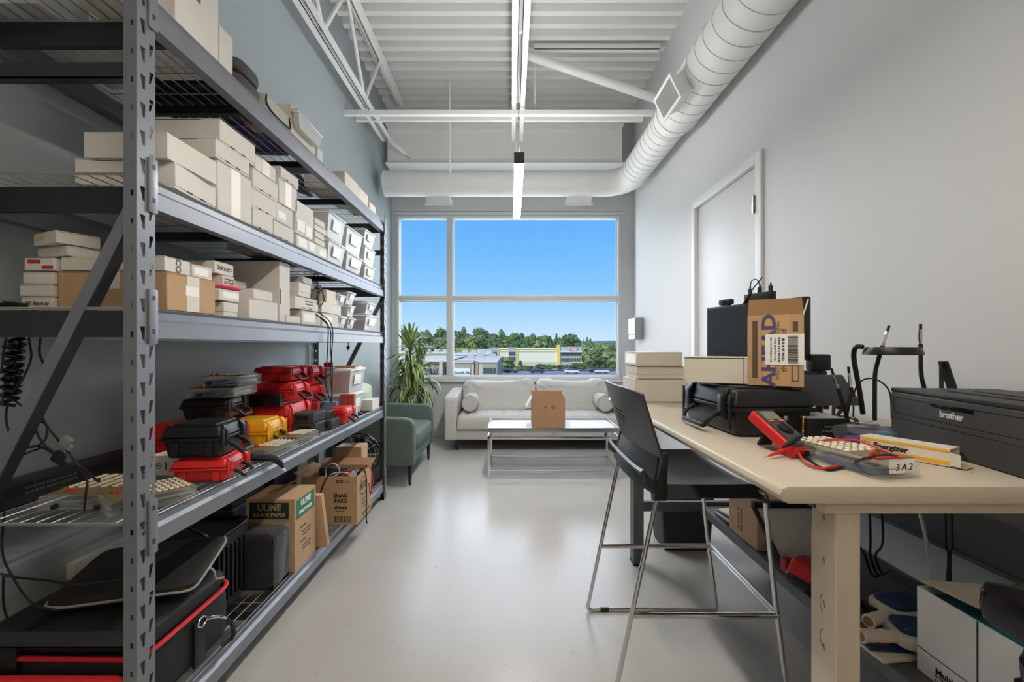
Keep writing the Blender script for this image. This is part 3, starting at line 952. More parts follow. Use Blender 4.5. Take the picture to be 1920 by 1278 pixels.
aisle('notched_box', 'tall white box with a thumb notch, mid row of second shelf', 'box', 554, 588, 372, 1.842, group=G2, depth=.11, style='sleeve', sticker=[('+x', .08, .5, .1, .45), ('+x', .55, .9, .05, .38)])
aisle('flat_box', 'long low white box with paper labels beneath the notched box, second shelf', 'box', 556, 613, 435, B, group=G2, depth=.11, z1=1.84, style='rsc', sticker=[('+x', .05, .3, .2, .9), ('+x', .38, .55, .25, .9), ('+x', .72, .95, .2, .7)])
zs = 1.842
for k, hh in enumerate((.034, .036, .034, .036)):
    nm = ('bottom', 'second', 'third', 'top')[k]
    aisle('small_box', '%s of four small white boxes piled beside the clear bins, second shelf' % nm, 'box', 590 + (k % 2), 609 - (k == 1) * 1 + (k == 2) * 3, 0, zs, group=G2, z1=zs + hh, depth=.11, style='rsc')
    zs += hh + .001
red_stuff = mat('red_parts', (196, 52, 58), .6)
grey_stuff = mat('grey_parts', (142, 140, 142), .7, noise_amt=.3, noise_scale=40)
dark_stuff = mat('dark_parts', (66, 60, 64), .7, noise_amt=.4, noise_scale=40)
brown_stuff = mat('brown_parts', (112, 78, 76), .7, noise_amt=.3, noise_scale=40)
blue_stuff = mat('blue_parts', (48, 78, 160), .6)
white_stuff = mat('white_parts', (222, 222, 224), .7)
def shelf_bin(label, x1, x2, z0, z1, Xa=-1.07, depth=.28, **kw):
    return clear_bin(label, (Xa - depth, Xa, YX(x1, Xa) + .002, YX(x2, Xa) - .002, z0, z1), **kw)
shelf_bin('lower clear bin next to the small box pile, second shelf from top', 618, 650, B, 1.925, content=white_stuff)
shelf_bin('upper clear bin next to the small box pile, second shelf from top', 618, 650, 1.926, 2.09, content=white_stuff)
shelf_bin('lower clear bin with red parts in the middle pair, second shelf from top', 652, 682, B, 1.91, content=red_stuff, fill=.45)
shelf_bin('upper clear bin in the middle pair, second shelf from top', 652, 682, 1.911, 2.08, content=white_stuff)
shelf_bin('bottom clear bin with red parts by the far upright, second shelf from top', 686, 705, B, 1.895, content=red_stuff, fill=.6)
shelf_bin('middle clear bin by the far upright, second shelf from top', 686, 706, 1.896, 2.03, content=white_stuff)
shelf_bin('top clear bin by the far upright, second shelf from top', 686, 705, 2.031, 2.155, content=grey_stuff)

# ================================================================ top shelf
T = LV[4]
G1 = 'goods on the top shelf'
carton('shipping_box', 'white shipping box with printed marks at the near end of top shelf', 'box', (-1.36, -1.08, 1.44, 1.655, T, 2.56), group=G1, style='rsc', sticker=[('+x', .35, .55, .62, .78, ink_grey)])
carton('shipping_box', 'shorter white box touching the printed shipping box, top shelf', 'box', (-1.36, -1.08, 1.66, 1.74, T, 2.47), group=G1, style='rsc')
carton('white_carton', 'small white carton at the back near corner of top shelf', 'box', (-1.30, -1.16, 1.285, 1.42, T, 2.40), group=G1, style='rsc')
clear_bin('long clear plastic box against the wall on the top shelf', (-1.63, -1.40, 1.3, 1.85, T, 2.42), content=None, group=G1, lab=False)
for (ya, yb) in ((1.76, 2.06),):
    t = thing('black_tray', 'black shallow tray lying on the top shelf wires', 'tray', (-1.36, (ya + yb) / 2, T + .002))
    c = (yb - ya) / 2 - .003
    MB().box(-.17, .17, -c, c, 0, .003).build('tray_floor', black_plastic, t)
    MB().box(-.17, .17, -c, -c + .003, .003, .05).box(-.17, .17, c - .003, c, .003, .05).box(-.17, -.167, -c, c, .003, .05).box(.167, .17, -c, c, .003, .05).build('tray_wall', black_plastic, t)
t = thing('headset_case', 'rounded dark grey zipped case near the white shipping boxes, top shelf', 'case', (-1.115, 1.845, T + .002), 0, G1)
MB().super(-.045, .045, -.09, .09, 0, .06, .45, .6, 14, 24).build('lower_shell', mat('dark_case', (70, 68, 66), .6), t, smooth=True)
MB().super(-.045, .045, -.085, .085, .062, .12, .45, .6, 14, 24).build('upper_shell', mat('dark_case', (70, 68, 66), .6), t, smooth=True)
t = thing('grey_instrument', 'long grey instrument with black handle loop on the top shelf', 'instrument', (-1.10, 2.06, T + .002), 0, G1)
MB().box(-.03, .03, -.11, .11, 0, .075).build('body', card_grey, t, bevel=.008)
MB().tube(smooth_path([(.03, -.10, .07), (.034, -.105, .03), (.034, -.05, .012), (.034, .06, .012), (.034, .105, .02), (.03, .1, .07)], 4), .004, 6).build('cord_loop', black_rubber, t)
carton('kraft_block', 'small brown card block peeking behind the grey instrument, top shelf', 'box', (-1.24, -1.15, 2.08, 2.17, T, 2.44), m=kraft, group=G1, style='rsc')
carton('open_carton', 'beige carton holding a clear tray, middle of top shelf', 'box', (-1.165, -1.075, 2.19, 2.46, T, 2.46), m=card_cream, group=G1, style='rsc', tape=True)
clear_bin('shiny clear tray tucked against the beige carton, top shelf', (-1.074, -1.032, 2.18, 2.46, 2.35, 2.44), content=None, group=G1, lab=False)
carton('white_packet', 'thin white packet standing at the shelf edge, top shelf', 'box', (-1.12, -1.075, 2.49, 2.56, T, 2.385), group=G1, style='rsc')
carton('pale_box', 'pale long box toward the far end of top shelf', 'box', (-1.34, -1.075, 2.90, 3.15, T, 2.41), group=G1, style='rsc', m=card_cream)
carton('pale_box', 'pale squarish box next to the long one, far end of top shelf', 'box', (-1.30, -1.075, 3.155, 3.37, T, 2.405), group=G1, style='rsc', m=card_cream)
carton('pale_box', 'smallest pale box at the very far end of top shelf', 'box', (-1.25, -1.075, 3.40, 3.56, T, 2.375), group=G1, style='rsc', m=card_cream)
purple = mat('purple_bag', (58, 42, 96), .35)
o = MB().super(-.13, .13, -.2, .2, 0, .10, .55, .5, 14, 26, nz=.02, nf=14).build('purple_bag', purple, smooth=True)
o.location = (-1.31, 2.29, T + .006)
tag(o, 'crumpled purple bag lying on the top shelf wires', 'bag')
o = MB().super(-.05, .05, -.28, .28, 0, .08, .8, .8, 12, 26, nz=.025, nf=22).build('cable_heap', black_rubber, smooth=True)
o.location = (-1.42, 2.92, T + .012); tag(o, 'black heap of coiled wire at the back of top shelf', 'cable')

# ================================================================ middle shelf
C = LV[2]
G3 = 'cartons on the middle shelf'
t = carton('kraft_box', 'large kraft carton sealed with clear tape by the near upright, middle shelf', 'box', (-1.412, -1.072, 1.396, 1.625, C, 1.510), m=kraft, style='rsc', tape=True, group=G3, sticker=[('+x', .35, .62, .45, .72)])
t = carton('co_box', 'white box lettered CO lying on the large kraft carton, middle shelf', 'box', (-1.27, -1.082, 1.40, 1.512, 1.5115, 1.560), style='rsc', group=G3)
a, c, h = t['dims']
text(t, 'CO', .03, (a + .0006, .0, h * .5), '+x', ink_grey, bold=.0012, roll=-PI / 2)
carton('white_box', 'white box with grey print next to the CO box, middle shelf', 'box', (-1.25, -1.082, 1.522, 1.622, 1.5115, 1.557), style='rsc', group=G3, sticker=[('+x', .1, .8, .2, .8)])
carton('white_box', 'taped white box on the left of the kraft carton top, middle shelf', 'box', (-1.405, -1.29, 1.398, 1.56, 1.5115, 1.556), style='rsc', group=G3, tape=True)
zz = C
stack = [(-1.515, -1.418, 1.385, 1.58, .0405, 0, 'bottom white flat box of the six-high stack by the cables, lettered in black', 'IBS Backup'),
         (-1.519, -1.418, 1.385, 1.58, .0385, 0, 'second flat box up in the six-high stack by the cables', None),
         (-1.512, -1.418, 1.387, 1.58, .0385, 0, 'third flat box up in the six-high stack by the cables', None),
         (-1.505, -1.413, 1.385, 1.57, .0405, 0, 'flat white box with two red stickers, fourth in the six-high stack', 'red'),
         (-1.50, -1.36, 1.41, 1.52, .034, -16, 'fifth white flat box up, turned askew in the six-high stack', None),
         (-1.50, -1.36, 1.39, 1.50, .040, -24, 'topmost white flat box turned askew with faint yellow sticker', 'yellow')]
zz = C
for (x0, x1, y0, y1, hh, deg, lab, mk) in stack:
    if mk == 'red': zz = max(zz, C + .1215)
    if deg == -16: zz = max(zz, 1.5575)
    st = None
    if mk == 'red': st = [('-y', .12, .55, .55, .85, red_dark), ('-y', .6, .98, .12, .38, red_dark)]
    if mk == 'yellow': st = [('-y', .15, .5, .4, .65, mat('yellow_sticker', (220, 200, 120), .6))]
    t = carton('flat_box', lab + ', middle shelf', 'box', (x0, x1, y0, y1, zz, zz + hh), style='rsc', group=G3, rz=math.radians(deg), sticker=st)
    if mk == 'IBS Backup':
        a, c, h = t['dims']
        text(t, 'IBS Backup', .017, (0, -c - .0006, h * .5), '-y', ink, name='handwriting', shear=.2)
    zz += hh + .0006
# small boxes with handwriting
aisle('small_carton', 'bottom small carton with dark rim under the pink foam, middle shelf', 'box', 419, 447, 565, C, Xa=-1.08, depth=.13, style='sleeve', group=G3)
aisle('small_carton', 'small white carton with print directly under the pink foam, middle shelf', 'box', 411, 449, 541, 1.446, Xa=-1.08, depth=.13, z1=1.492, style='rsc', group=G3, sticker=[('+x', .15, .95, .25, .8)])
o = MB().super(-.09, .09, -.085, .085, 0, .02, .7, .6, 12, 24, nz=.006, nf=60).build('pink_foam', mat('pink_foam', (222, 86, 110), .75, bump=.6, bump_scale=90), smooth=True)
o.location = (-1.16, 1.755, 1.496); o.scale = (.85, 1, 1)
tag(o, 'pink bubble foam sheet squeezed between small white cartons', 'foam')
t = aisle('small_carton', 'little white carton with two written lines above pink foam, middle shelf', 'box', 417, 440, 514, 1.512, Xa=-1.115, depth=.10, z1=1.553, style='rsc', group=G3)
a, c, h = t['dims']
text(t, '2 wiegand', .014, (a + .0006, 0, h * .66), '+x', ink, name='handwriting', shear=.2)
text(t, 'ID/5 small', .014, (a + .0006, 0, h * .30), '+x', ink, name='handwriting', shear=.2)
t = aisle('small_carton', 'white carton handwritten Stickers above the pink foam, middle shelf', 'box', 402, 438, 497, 1.5545, Xa=-1.125, depth=.12, z1=1.603, style='rsc', group=G3)
a, c, h = t['dims']
text(t, 'Stickers', .028, (a + .0006, 0, h * .52), '+x', ink, name='handwriting', shear=.25)
aisle('open_mailer', 'white front box with creased lid before the tall white box, middle shelf', 'box', 467, 521, 558, C, Xa=-1.07, depth=.13, style='rsc', group=G3)
carton('tall_box', 'tall white box reaching almost to the shelf above, middle shelf', 'box', (-1.372, -1.085, 2.10, 2.20, C, 1.675), style='rsc', group=G3, sticker=[('+x', .02, .10, .3, .55, seam)])
t = carton('opened_box', 'opened white box with cut flaps behind the front box, middle shelf', 'box', (-1.34, -1.21, 1.80, 2.05, C, 1.565), style='rsc', group=G3, open_top=True)
carton('white_box', 'small white box leaning on top of the front box, middle shelf', 'box', (-1.19, -1.085, 1.89, 2.04, 1.4755, 1.52), style='rsc', group=G3)
aisle('small_carton', 'little cream carton at shelf edge before the mid stack, middle shelf', 'box', 537, 564, 590, C, Xa=-1.08, depth=.07, style='rsc', group=G3, m=card_cream)
aisle('white_box', 'bottom white box of the mid stack by black cables, middle shelf', 'box', 566, 601, 580, C, Xa=-1.085, depth=.2, z1=1.463, style='rsc', group=G3, sticker=[('+x', .1, .7, .2, .8)])
t = aisle('white_box', 'wider white box with faint print second in the mid stack, middle shelf', 'box', 553, 597, 553, 1.465, Xa=-1.082, depth=.24, z1=1.53, style='mailer', group=G3)
a, c, h = t['dims']
lines(t, (a + .0006, .02, h * .6), '+x', .09, .009, ink_grey, 2)
aisle('white_box', 'third white box of the mid stack with lid seam, middle shelf', 'box', 560, 583, 526, 1.532, Xa=-1.085, depth=.25, z1=1.605, style='sleeve', group=G3)
aisle('grey_box', 'grey carton topping the mid stack under the shelf above, middle shelf', 'box', 568, 585, 514, 1.607, Xa=-1.09, depth=.26, z1=1.642, style='rsc', group=G3, m=card_grey)
aisle('white_box', 'white box with paper label between cables and bins, middle shelf', 'box', 604, 634, 0, C, Xa=-1.085, depth=.2, z1=1.468, style='rsc', group=G3, sticker=[('+x', .1, .6, .2, .8)])
aisle('white_box', 'white box stacked second between cables and bins, middle shelf', 'box', 603, 622, 0, 1.47, Xa=-1.09, depth=.2, z1=1.535, style='rsc', group=G3)
carton('cream_box', 'cream topped box leaning under the shelf above, middle shelf', 'box', (-1.27, -1.12, 2.72, 2.88, 1.537, 1.62), style='rsc', group=G3, m=card_cream)
carton('white_box', 'white carton supporting the cream topped box, middle shelf', 'box', (-1.30, -1.10, 2.70, 2.90, 1.47, 1.535), style='rsc', group=G3)
shelf_bin('lower clear bin after the cables, middle shelf', 637, 652, C, 1.475, Xa=-1.075, depth=.22, content=white_stuff)
shelf_bin('upper clear bin after the cables, middle shelf', 635, 651, 1.536, 1.62, Xa=-1.10, depth=.26, content=grey_stuff)
shelf_bin('lower clear bin of the blue-filled group, middle shelf', 655, 668, C, 1.475, Xa=-1.075, depth=.24, content=grey_stuff)
shelf_bin('small clear bin with blue parts, middle shelf', 655, 668, 1.476, 1.56, Xa=-1.08, depth=.24, content=blue_stuff)
shelf_bin('clear lidded bin above the blue parts bin, middle shelf', 654, 669, 1.561, 1.655, Xa=-1.09, depth=.3, content=dark_stuff)
shelf_bin('clear bin of brown parts at the far end of middle shelf', 688, 710, C, 1.52, Xa=-1.07, depth=.32, content=brown_stuff)
shelf_bin('clear bin of black cables atop the brown parts bin, middle shelf', 690, 706, 1.521, 1.62, Xa=-1.085, depth=.3, content=black_rubber)
# black cables hanging over the beam
for i, pts in enumerate([[(606, 545), (600, 565), (612, 572), (618, 555), (612, 540), (603, 548), (599, 585), (608, 605), (612, 640), (606, 690), (604, 720), (618, 748)],
                         [(612, 535), (620, 560), (608, 578), (600, 586), (612, 615), (614, 650), (622, 690), (620, 740), (612, 752)],
                         [(604, 585), (613, 610), (613, 660), (608, 700), (614, 735), (610, 755)]]):
    P = [(PX(x, 2.52 + .02 * i) , 2.52 + .02 * i, PZ(y, 2.52 + .02 * i)) for x, y in pts]
    P = [(-1.085 + .012 * math.sin(k * 1.7) if p[2] > C + .02 else -1.035 + .006 * i, p[1] + (p[0] + 1.05) * 1.2, p[2]) for k, p in enumerate(P)]
    cable('hanging_cable', ('longest', 'second', 'shortest')[i] + ' black cable hanging from middle shelf beam toward the clear bins', P, .0032, black_rubber, group='cables over the beam')
t = thing('plug_lead', 'short black plug lead dangling under the middle shelf near the far post', 'cable', (PX(653, 3.1), 3.1, 0))
MB().tube([(0, 0, C - .09), (.002, 0, PZ(650, 3.1))], .003, 6).build('lead', black_rubber, t)
MB().box(-.008, .008, -.01, .01, PZ(655, 3.1), PZ(648, 3.1)).box(-.006, -.003, -.002, .002, PZ(658, 3.1), PZ(655, 3.1)).box(.003, .006, -.002, .002, PZ(658, 3.1), PZ(655, 3.1)).build('plug', black_rubber, t)

# ================================================================ case shelf
D = LV[1]
GR = 'rugged cases on the case shelf'
rugged('red rugged case at the shelf edge under the big black case', (-1.245, -1.045, 1.615, 1.815, D, .868), red_plastic, group=GR, rz=math.radians(8))
rugged('black rugged case sitting on the front red case', (-1.265, -1.05, 1.60, 1.80, .869, .995), black_plastic, group=GR, rz=math.radians(6), hdrop=.03)
rugged('wide red rugged case lying flat behind the front cases', (-1.60, -1.235, 1.90, 2.13, D, .94), red_plastic, group=GR, rz=math.radians(5))
rugged('black rugged case under the clear keypad boxes', (-1.50, -1.295, 2.0, 2.24, .941, 1.045), black_plastic, group=GR, rz=math.radians(10))
rugged('yellow rugged case between the red and black cases', (-1.40, -1.175, 2.14, 2.37, D, .915), yellow_plastic, group=GR, rz=math.radians(4), hdrop=.03)
rugged('long red rugged case at the bottom of the red pile', (-1.53, -1.225, 2.44, 2.79, D, .962), red_plastic, group=GR, rz=math.radians(3))
rugged('red rugged case with open handle in the middle of the red pile', (-1.44, -1.20, 2.47, 2.68, .963, 1.072), red_plastic, group=GR, hdrop=.03)
o = carton('power_brick', 'flat black box standing against the middle red case', 'box', (-1.43, -1.245, 2.415, 2.455, .945, 1.015), m=black_plastic, style='rsc')
rugged('topmost red rugged case of the nearer red pile', (-1.45, -1.235, 2.50, 2.72, 1.073, 1.16), red_plastic, group=GR)
rugged('red rugged case at the bottom of the farther pair', (-1.52, -1.275, 2.83, 3.05, D, .91), red_plastic, group=GR)
rugged('red rugged case in the middle of the farther pair', (-1.50, -1.27, 2.83, 3.05, .911, 1.02), red_plastic, group=GR)
rugged('topmost red rugged case of the farther pair', (-1.50, -1.265, 2.83, 3.05, 1.021, 1.15), red_plastic, group=GR)
rugged('small red rugged case alone at shelf edge near the far end', (-1.175, -1.045, 2.82, 3.03, D, .882), red_plastic, group=GR, hdrop=.025)
GK = 'clear keypad boxes on the case shelf'
keypad('clear keypad box at the near wall side with brass knob, case shelf', (-1.44, -1.26, 1.36, 1.60, D, .828), rz=math.radians(4), group=GK)
keypad('clear keypad box turned askew behind the near upright, case shelf', (-1.235, -1.075, 1.315, 1.535, D, .828), rz=math.radians(-36), group=GK)
keypad('lower clear keypad box on top of the black case, case shelf', (-1.45, -1.25, 1.98, 2.23, 1.046, 1.094), rz=math.radians(8), group=GK, dark=True)
keypad('upper clear keypad box on top of the black case, case shelf', (-1.42, -1.245, 2.02, 2.25, 1.095, 1.145), rz=math.radians(6), group=GK, dark=True)
keypad('clear keypad box lying in front of the yellow case, case shelf', (-1.165, -1.06, 1.98, 2.21, D, .822), rz=math.radians(-8), group=GK)
keypad('clear keypad box lying before the black adapters, case shelf', (-1.16, -1.06, 2.24, 2.45, D, .826), rz=math.radians(-6), group=GK)
o = carton('white_box', 'small white carton with a printed eye mark behind the near upright, case shelf', 'box', (-1.39, -1.26, 1.72, 1.86, D, .855), style='rsc', rz=math.radians(-6))
a, c, h = o['dims']
MB().tube([(-a * .35 + .011 * math.cos(q), -c - .0006, h * .5 + .011 * math.sin(q)) for q in [k * PI / 8 for k in range(16)]], .0015, 4, True).build('printed_ring', seam, o)
MB().lathe([(.004, 0), (.004, .0008)], (-a * .35, -c - .001, h * .5), 10, 'y').build('printed_dot', seam, o)
MB().box(a * .1, a * .16, -c - .0012, -c - .0004, h * .3, h * .7).build('printed_bar', seam, o)
# adapters
for (b_, lab) in (((-1.20, -1.09, 2.50, 2.63, D, .845), 'lower black power adapter beside the yellow case'), ((-1.22, -1.10, 2.50, 2.66, .846, .90), 'upper black power adapter beside the yellow case'),
                  ((-1.16, -1.065, 2.66, 2.80, D, .835), 'black power adapter in front of the small red case'), ((-1.19, -1.10, 2.67, 2.80, .836, .885), 'black power adapter stacked behind the small red case')):
    x0, x1, y0, y1, z0, z1 = b_
    t = thing('power_adapter', lab + ', case shelf', 'adapter', ((x0 + x1) / 2, (y0 + y1) / 2, z0 + .002), 0, 'black power adapters')
    a, c, h = (x1 - x0) / 2, (y1 - y0) / 2, z1 - z0 - .003
    MB().box(-a, a, -c, c, 0, h).build('body', dark_grey_pl, t, bevel=.004)
    MB().box(-a * .7, a * .5, -c - .001, -c + .002, h * .25, h * .75).build('face', black_plastic, t)
    MB().box(a - .001, a + .001, -c * .8, c * .8, h * .15, h * .85).build('side_panel', black_plastic, t)
# bins at far end of the case shelf
clear_bin('lower large clear bin under the red-filled bin, case shelf', (-1.39, -1.115, 3.10, 3.42, D, .944), content=white_stuff, lidm=white_plastic)
clear_bin('large clear bin full of red parts at the far end, case shelf', (-1.39, -1.105, 3.10, 3.42, .945, 1.121), content=mat('red_brown_parts', (150, 62, 60), .7, noise_amt=.5, noise_scale=30), lidm=white_plastic, fill=.8)
o = MB().box(-.03, .03, -.018, .018, 0, .036).build('red_gadget', red_plastic, bevel=.008); o.location = (-1.29, 3.17, 1.124)
tag(o, 'small red gadget on the lid of the red-filled bin', 'gadget')
o = MB().box(-.07, .07, -.045, .045, 0, .008).build('kraft_sheet', mat('ochre_card', (190, 130, 60), .7), bevel=.001); o.location = (-1.17, 3.2, 1.124)
tag(o, 'flat ochre card on the lid of the red-filled bin', 'card')
for k in range(2):
    carton('brown_box', ('left', 'right')[k] + ' of two small reddish brown boxes before the lower bin, case shelf', 'box', (-1.155 + .0 + k * .048 - .01, -1.11 + k * .048 - .01, 2.99 + .07, 3.095, .86, .945), m=mat('red_brown_card', (176, 92, 80), .6), style='rsc')
carton('white_box', 'white low box carrying two reddish brown boxes, case shelf', 'box', (-1.19, -1.06, 3.05, 3.098, D, .86), style='rsc')
carton('white_box', 'white box at shelf edge past the small red case, case shelf', 'box', (-1.16, -1.06, 3.43, 3.60, D, .86), style='rsc')
o = carton('printed_box', 'blue and white printed package on edge before the bins, case shelf', 'box', (-1.30, -1.17, 3.0, 3.05, D, .90), style='rsc', m=mat('pale_blue_card', (120, 160, 196), .5))
carton('printed_box', 'reddish printed package beside the long red case, case shelf', 'box', (-1.255, -1.205, 2.80, 2.825, D, .92), style='rsc', m=red_dark, sticker=[('+x', .1, .9, .1, .5)])
o = MB().super(-.14, .14, -.12, .12, 0, .20, .75, .75, 16, 26, nz=.02, nf=12).build('green_bag', mat('green_film', (188, 206, 190), .45), smooth=True)
o.location = (-1.26, 3.59, D + .006); tag(o, 'pale green plastic bag bulging by the far upright, case shelf', 'bag')
# black pouch over the edge
t = thing('lens_pouch', 'black strap pouch drooping over the case shelf edge', 'pouch', (0, 0, 0))
pts = [(-1.14, 1.93, D + .012), (-1.09, 1.945, D + .012), (-1.045, 1.965, D + .008), (-1.022, 1.985, D - .02), (-1.016, 2.0, D - .045)]
MB().tube(smooth_path(pts, 4), [.004 + .012 * math.sin(PI * k / 16) for k in range(17)], 8).build('pouch', nylon_black, t, smooth=True)
MB().tube([(-1.015, 1.995, D - .045), (-1.012, 2.005, D - .058)], .007, 8).build('toggle', white_plastic, t)

# wall power bar and cables at the near end
t = thing('wall_raceway', 'pale power raceway on the wall behind the soft bags', 'raceway', (XL + .001, 1.75, PZ(1070, 1.7)))
MB().box(0, .03, -.06, .20, -.03, .03).build('channel', white_plastic, t, bevel=.003)
MB().box(.03, .032, -.02, .06, -.02, .02).build('socket', trim_white, t)
GC = 'black cables at the near end of the rack'
YC = 1.30
def cpix(pts, Y=YC, amp=.01):
    return [(PX(x, Y + dy), Y + dy, PZ(y, Y + dy)) for k, (x, y) in enumerate(pts) for dy in (amp * math.sin(k * 1.3),)]
cab = [([(2, 700), (10, 640), (20, 600), (45, 582), (66, 583), (78, 610), (74, 660), (82, 690), (62, 730)], 'black cable draped over the near middle shelf edge'),
       ([(20, 610), (50, 585), (55, 640), (58, 672), (40, 715), (18, 745), (12, 790), (30, 832), (60, 838), (84, 825), (88, 800), (76, 790), (66, 800), (80, 830), (104, 850)], 'looping black cable falling behind the rack diagonal'),
       ([(2, 760), (12, 740), (40, 760), (70, 770), (90, 800), (112, 828), (122, 838)], 'paired black cable running down to the grey connector'),
       ([(124, 842), (146, 870), (165, 885), (184, 902), (186, 896)], 'black lead leaving the grey connector toward the shelf'),
       ([(0, 900), (12, 860), (36, 842), (70, 836), (100, 850), (118, 870), (150, 880), (163, 900), (161, 925), (158, 957)], 'black cable arching down to the near keypad box'),
       ([(2, 925), (8, 890), (40, 855), (75, 840)], 'thin black cable rising from lower left toward the loop'),
       ([(8, 960), (4, 1030), (20, 1075), (60, 1130), (110, 1145)], 'black cable sweeping down behind the soft bags'),
       ([(0, 1075), (30, 1082), (90, 1088), (150, 1096), (232, 1085)], 'black cable crossing over the laptop sleeve'),
       ([(6, 1080), (8, 1140), (28, 1190), (40, 1215), (36, 1250)], 'black cable dropping beside the red trimmed bag')]
for i, (pts, lab) in enumerate(cab):
    cable('black_cable', lab, cpix(pts, 1.33 if i < 6 else 1.345, .012), .0032, black_rubber, group=GC)
t = thing('coiled_cord', 'tightly coiled black phone cord hanging in the near corner', 'cable', (0, 0, 0), 0, GC)
pts = []
n = 150
for k in range(n):
    u = k / (n - 1)
    xx = PX(36 - 14 * u, 1.34) + .0
    z = PZ(606 + 140 * u, 1.34)
    a = u * 2 * PI * 11
    pts.append((xx + .016 * math.cos(a), 1.34 + .016 * math.sin(a), z))
MB().tube(pts, .0058, 6).build('coil', black_gloss, t, smooth=True)
t = thing('cable_coil', 'second bundle of coiled black cord beside the phone cord', 'cable', (0, 0, 0), 0, GC)
pts = [(PX(24 - 6 * k / 99, 1.37) + .018 * math.cos(k / 99 * 2 * PI * 8), 1.37 + .018 * math.sin(k / 99 * 2 * PI * 8), PZ(640 + 120 * k / 99, 1.37)) for k in range(100)]
MB().tube(pts, .0055, 6).build('coil', black_gloss, t, smooth=True)
for (x, y, m, lab, sc) in ((124, 828, mat('grey_connector', (128, 128, 130), .5), 'grey cable connector hanging left of the near upright', 1.0), (110, 857, black_plastic, 'black serial plug hanging left of the near upright', 1.1)):
    t = thing('cable_connector', lab, 'connector', (PX(x, 1.33), 1.33, PZ(y, 1.33)), 0)
    MB().obox((0, 0, 0), (.028 * sc, .014, .03 * sc), Euler((0, .6, 0)).to_matrix()).build('hood', m, t, bevel=.003)
    MB().obox((.012, 0, -.018), (.012, .01, .016), Euler((0, .6, 0)).to_matrix()).build('strain_relief', m, t, bevel=.002)
t = thing('black_case_corner', 'black hub lying on the near corner of the middle shelf', 'electronics', (PX(-6, 1.33), 1.33, C + .003))
MB().super(-.06, .06, -.05, .05, 0, .02, .5, .5, 10, 20).build('shell', black_gloss, t, smooth=True)
MB().box(-.03, .03, -.052, -.048, .004, .012).build('ports', dark_grey_pl, t)
t = thing('black_amplifier', 'long black printed power supply along the wall, case shelf', 'electronics', (-1.59, 1.62, D + .002))
MB().box(-.055, .055, -.33, .30, 0, .065).build('body', black_plastic, t, bevel=.004)
lines(t, (.0556, -.12, .042), '+x', .17, .009, ink_grey, 2)

# ================================================================ bottom shelf
E = LV[0]
# soft bag with red zips
bag = thing('soft_bag', 'black soft equipment bag with red zips on the bottom shelf', 'bag', (-1.32, 1.52, E + .003), math.radians(0))
MB().super(-.285, .245, -.215, .215, 0, .205, .28, .25, 18, 36, nz=.006, nf=7).build('body', nylon_black, bag, smooth=True)
MB().super(-.275, .238, -.205, .208, .195, .262, .35, .25, 14, 36, nz=.008, nf=9).build('lid', nylon_black, bag, smooth=True)
def ringpath(a0, a1, c0, c1, z, n=48, e=.25):
    P = []
    for k in range(n):
        ph = 2 * PI * k / n
        cx, sx = math.cos(ph), math.sin(ph)
        P.append(((a0 + a1) / 2 + (a1 - a0) / 2 * math.copysign(abs(cx) ** e, cx), (c0 + c1) / 2 + (c1 - c0) / 2 * math.copysign(abs(sx) ** e, sx), z + .006 * math.sin(ph * 2)))
    return P
MB().tube(ringpath(-.288, .248, -.217, .217, .200), .0075, 6, True).build('red_zip', red_zip, bag, smooth=True)
pz = [(-.27, -.226, .03), (-.268, -.236, .13), (-.24, -.240, .158), (.12, -.240, .158), (.20, -.238, .155), (.225, -.234, .12), (.232, -.222, .03)]
MB().tube(smooth_path(pz, 5), .0085, 6).build('red_zip', red_zip, bag, smooth=True)
MB().super(-.262, .215, -.243, -.19, .02, .155, .3, .3, 12, 24).build('front_pocket', nylon_black, bag, smooth=True)
MB().box(-.17, -.11, -.225, -.212, .16, .26).build('strap', black_rubber, bag, bevel=.003)
MB().box(-.17, -.11, -.22, .15, .258, .267).build('strap', black_rubber, bag, bevel=.003)
MB().box(.244, .256, -.01, .04, .02, .17).build('side_strap', black_rubber, bag, bevel=.002)
MB().tube([(.262 + .0 * k, .015 + .02 * math.cos(q), .165 + .016 * math.sin(q)) for k, q in enumerate([j * PI / 6 for j in range(12)])], .003, 6, True).build('d_ring', chrome, bag, smooth=True)
MB().tube(smooth_path([(.263, .03, .165), (.275, .06, .155), (.285, .085, .14), (.29, .10, .125)], 4), .006, 8).build('snap_hook', chrome, bag, smooth=True)
MB().tube(smooth_path([(.29, .10, .125), (.30, .12, .09), (.285, .15, .03), (.26, .12, .012)], 5), .008, 6).build('shoulder_strap', black_rubber, bag, smooth=True)
# laptop sleeve tilted on top of the bag
sl = thing('laptop_sleeve', 'black padded laptop sleeve slanting on top of the soft bag', 'sleeve', (-1.285, 1.585, .487))
sl.rotation_euler = (math.radians(7), math.radians(-2), math.radians(14))
MB().super(-.215, .205, -.16, .165, -.022, .022, .4, .22, 12, 40).build('shell', mat('sleeve_black', (34, 35, 35), .55, noise_amt=.1, noise_scale=9, bump=.1, bump_scale=300), sl, smooth=True)
MB().tube(ringpath(-.216, .206, -.161, .166, .0, 48, .22), .0045, 6, True).build('zip', grey_zip, sl, smooth=True)
MB().tube(smooth_path([(.208, -.04, 0), (.225, -.05, -.012), (.23, -.052, -.04), (.25, -.04, -.045)], 4), .0035, 6).build('zip_pull', grey_zip, sl, smooth=True)
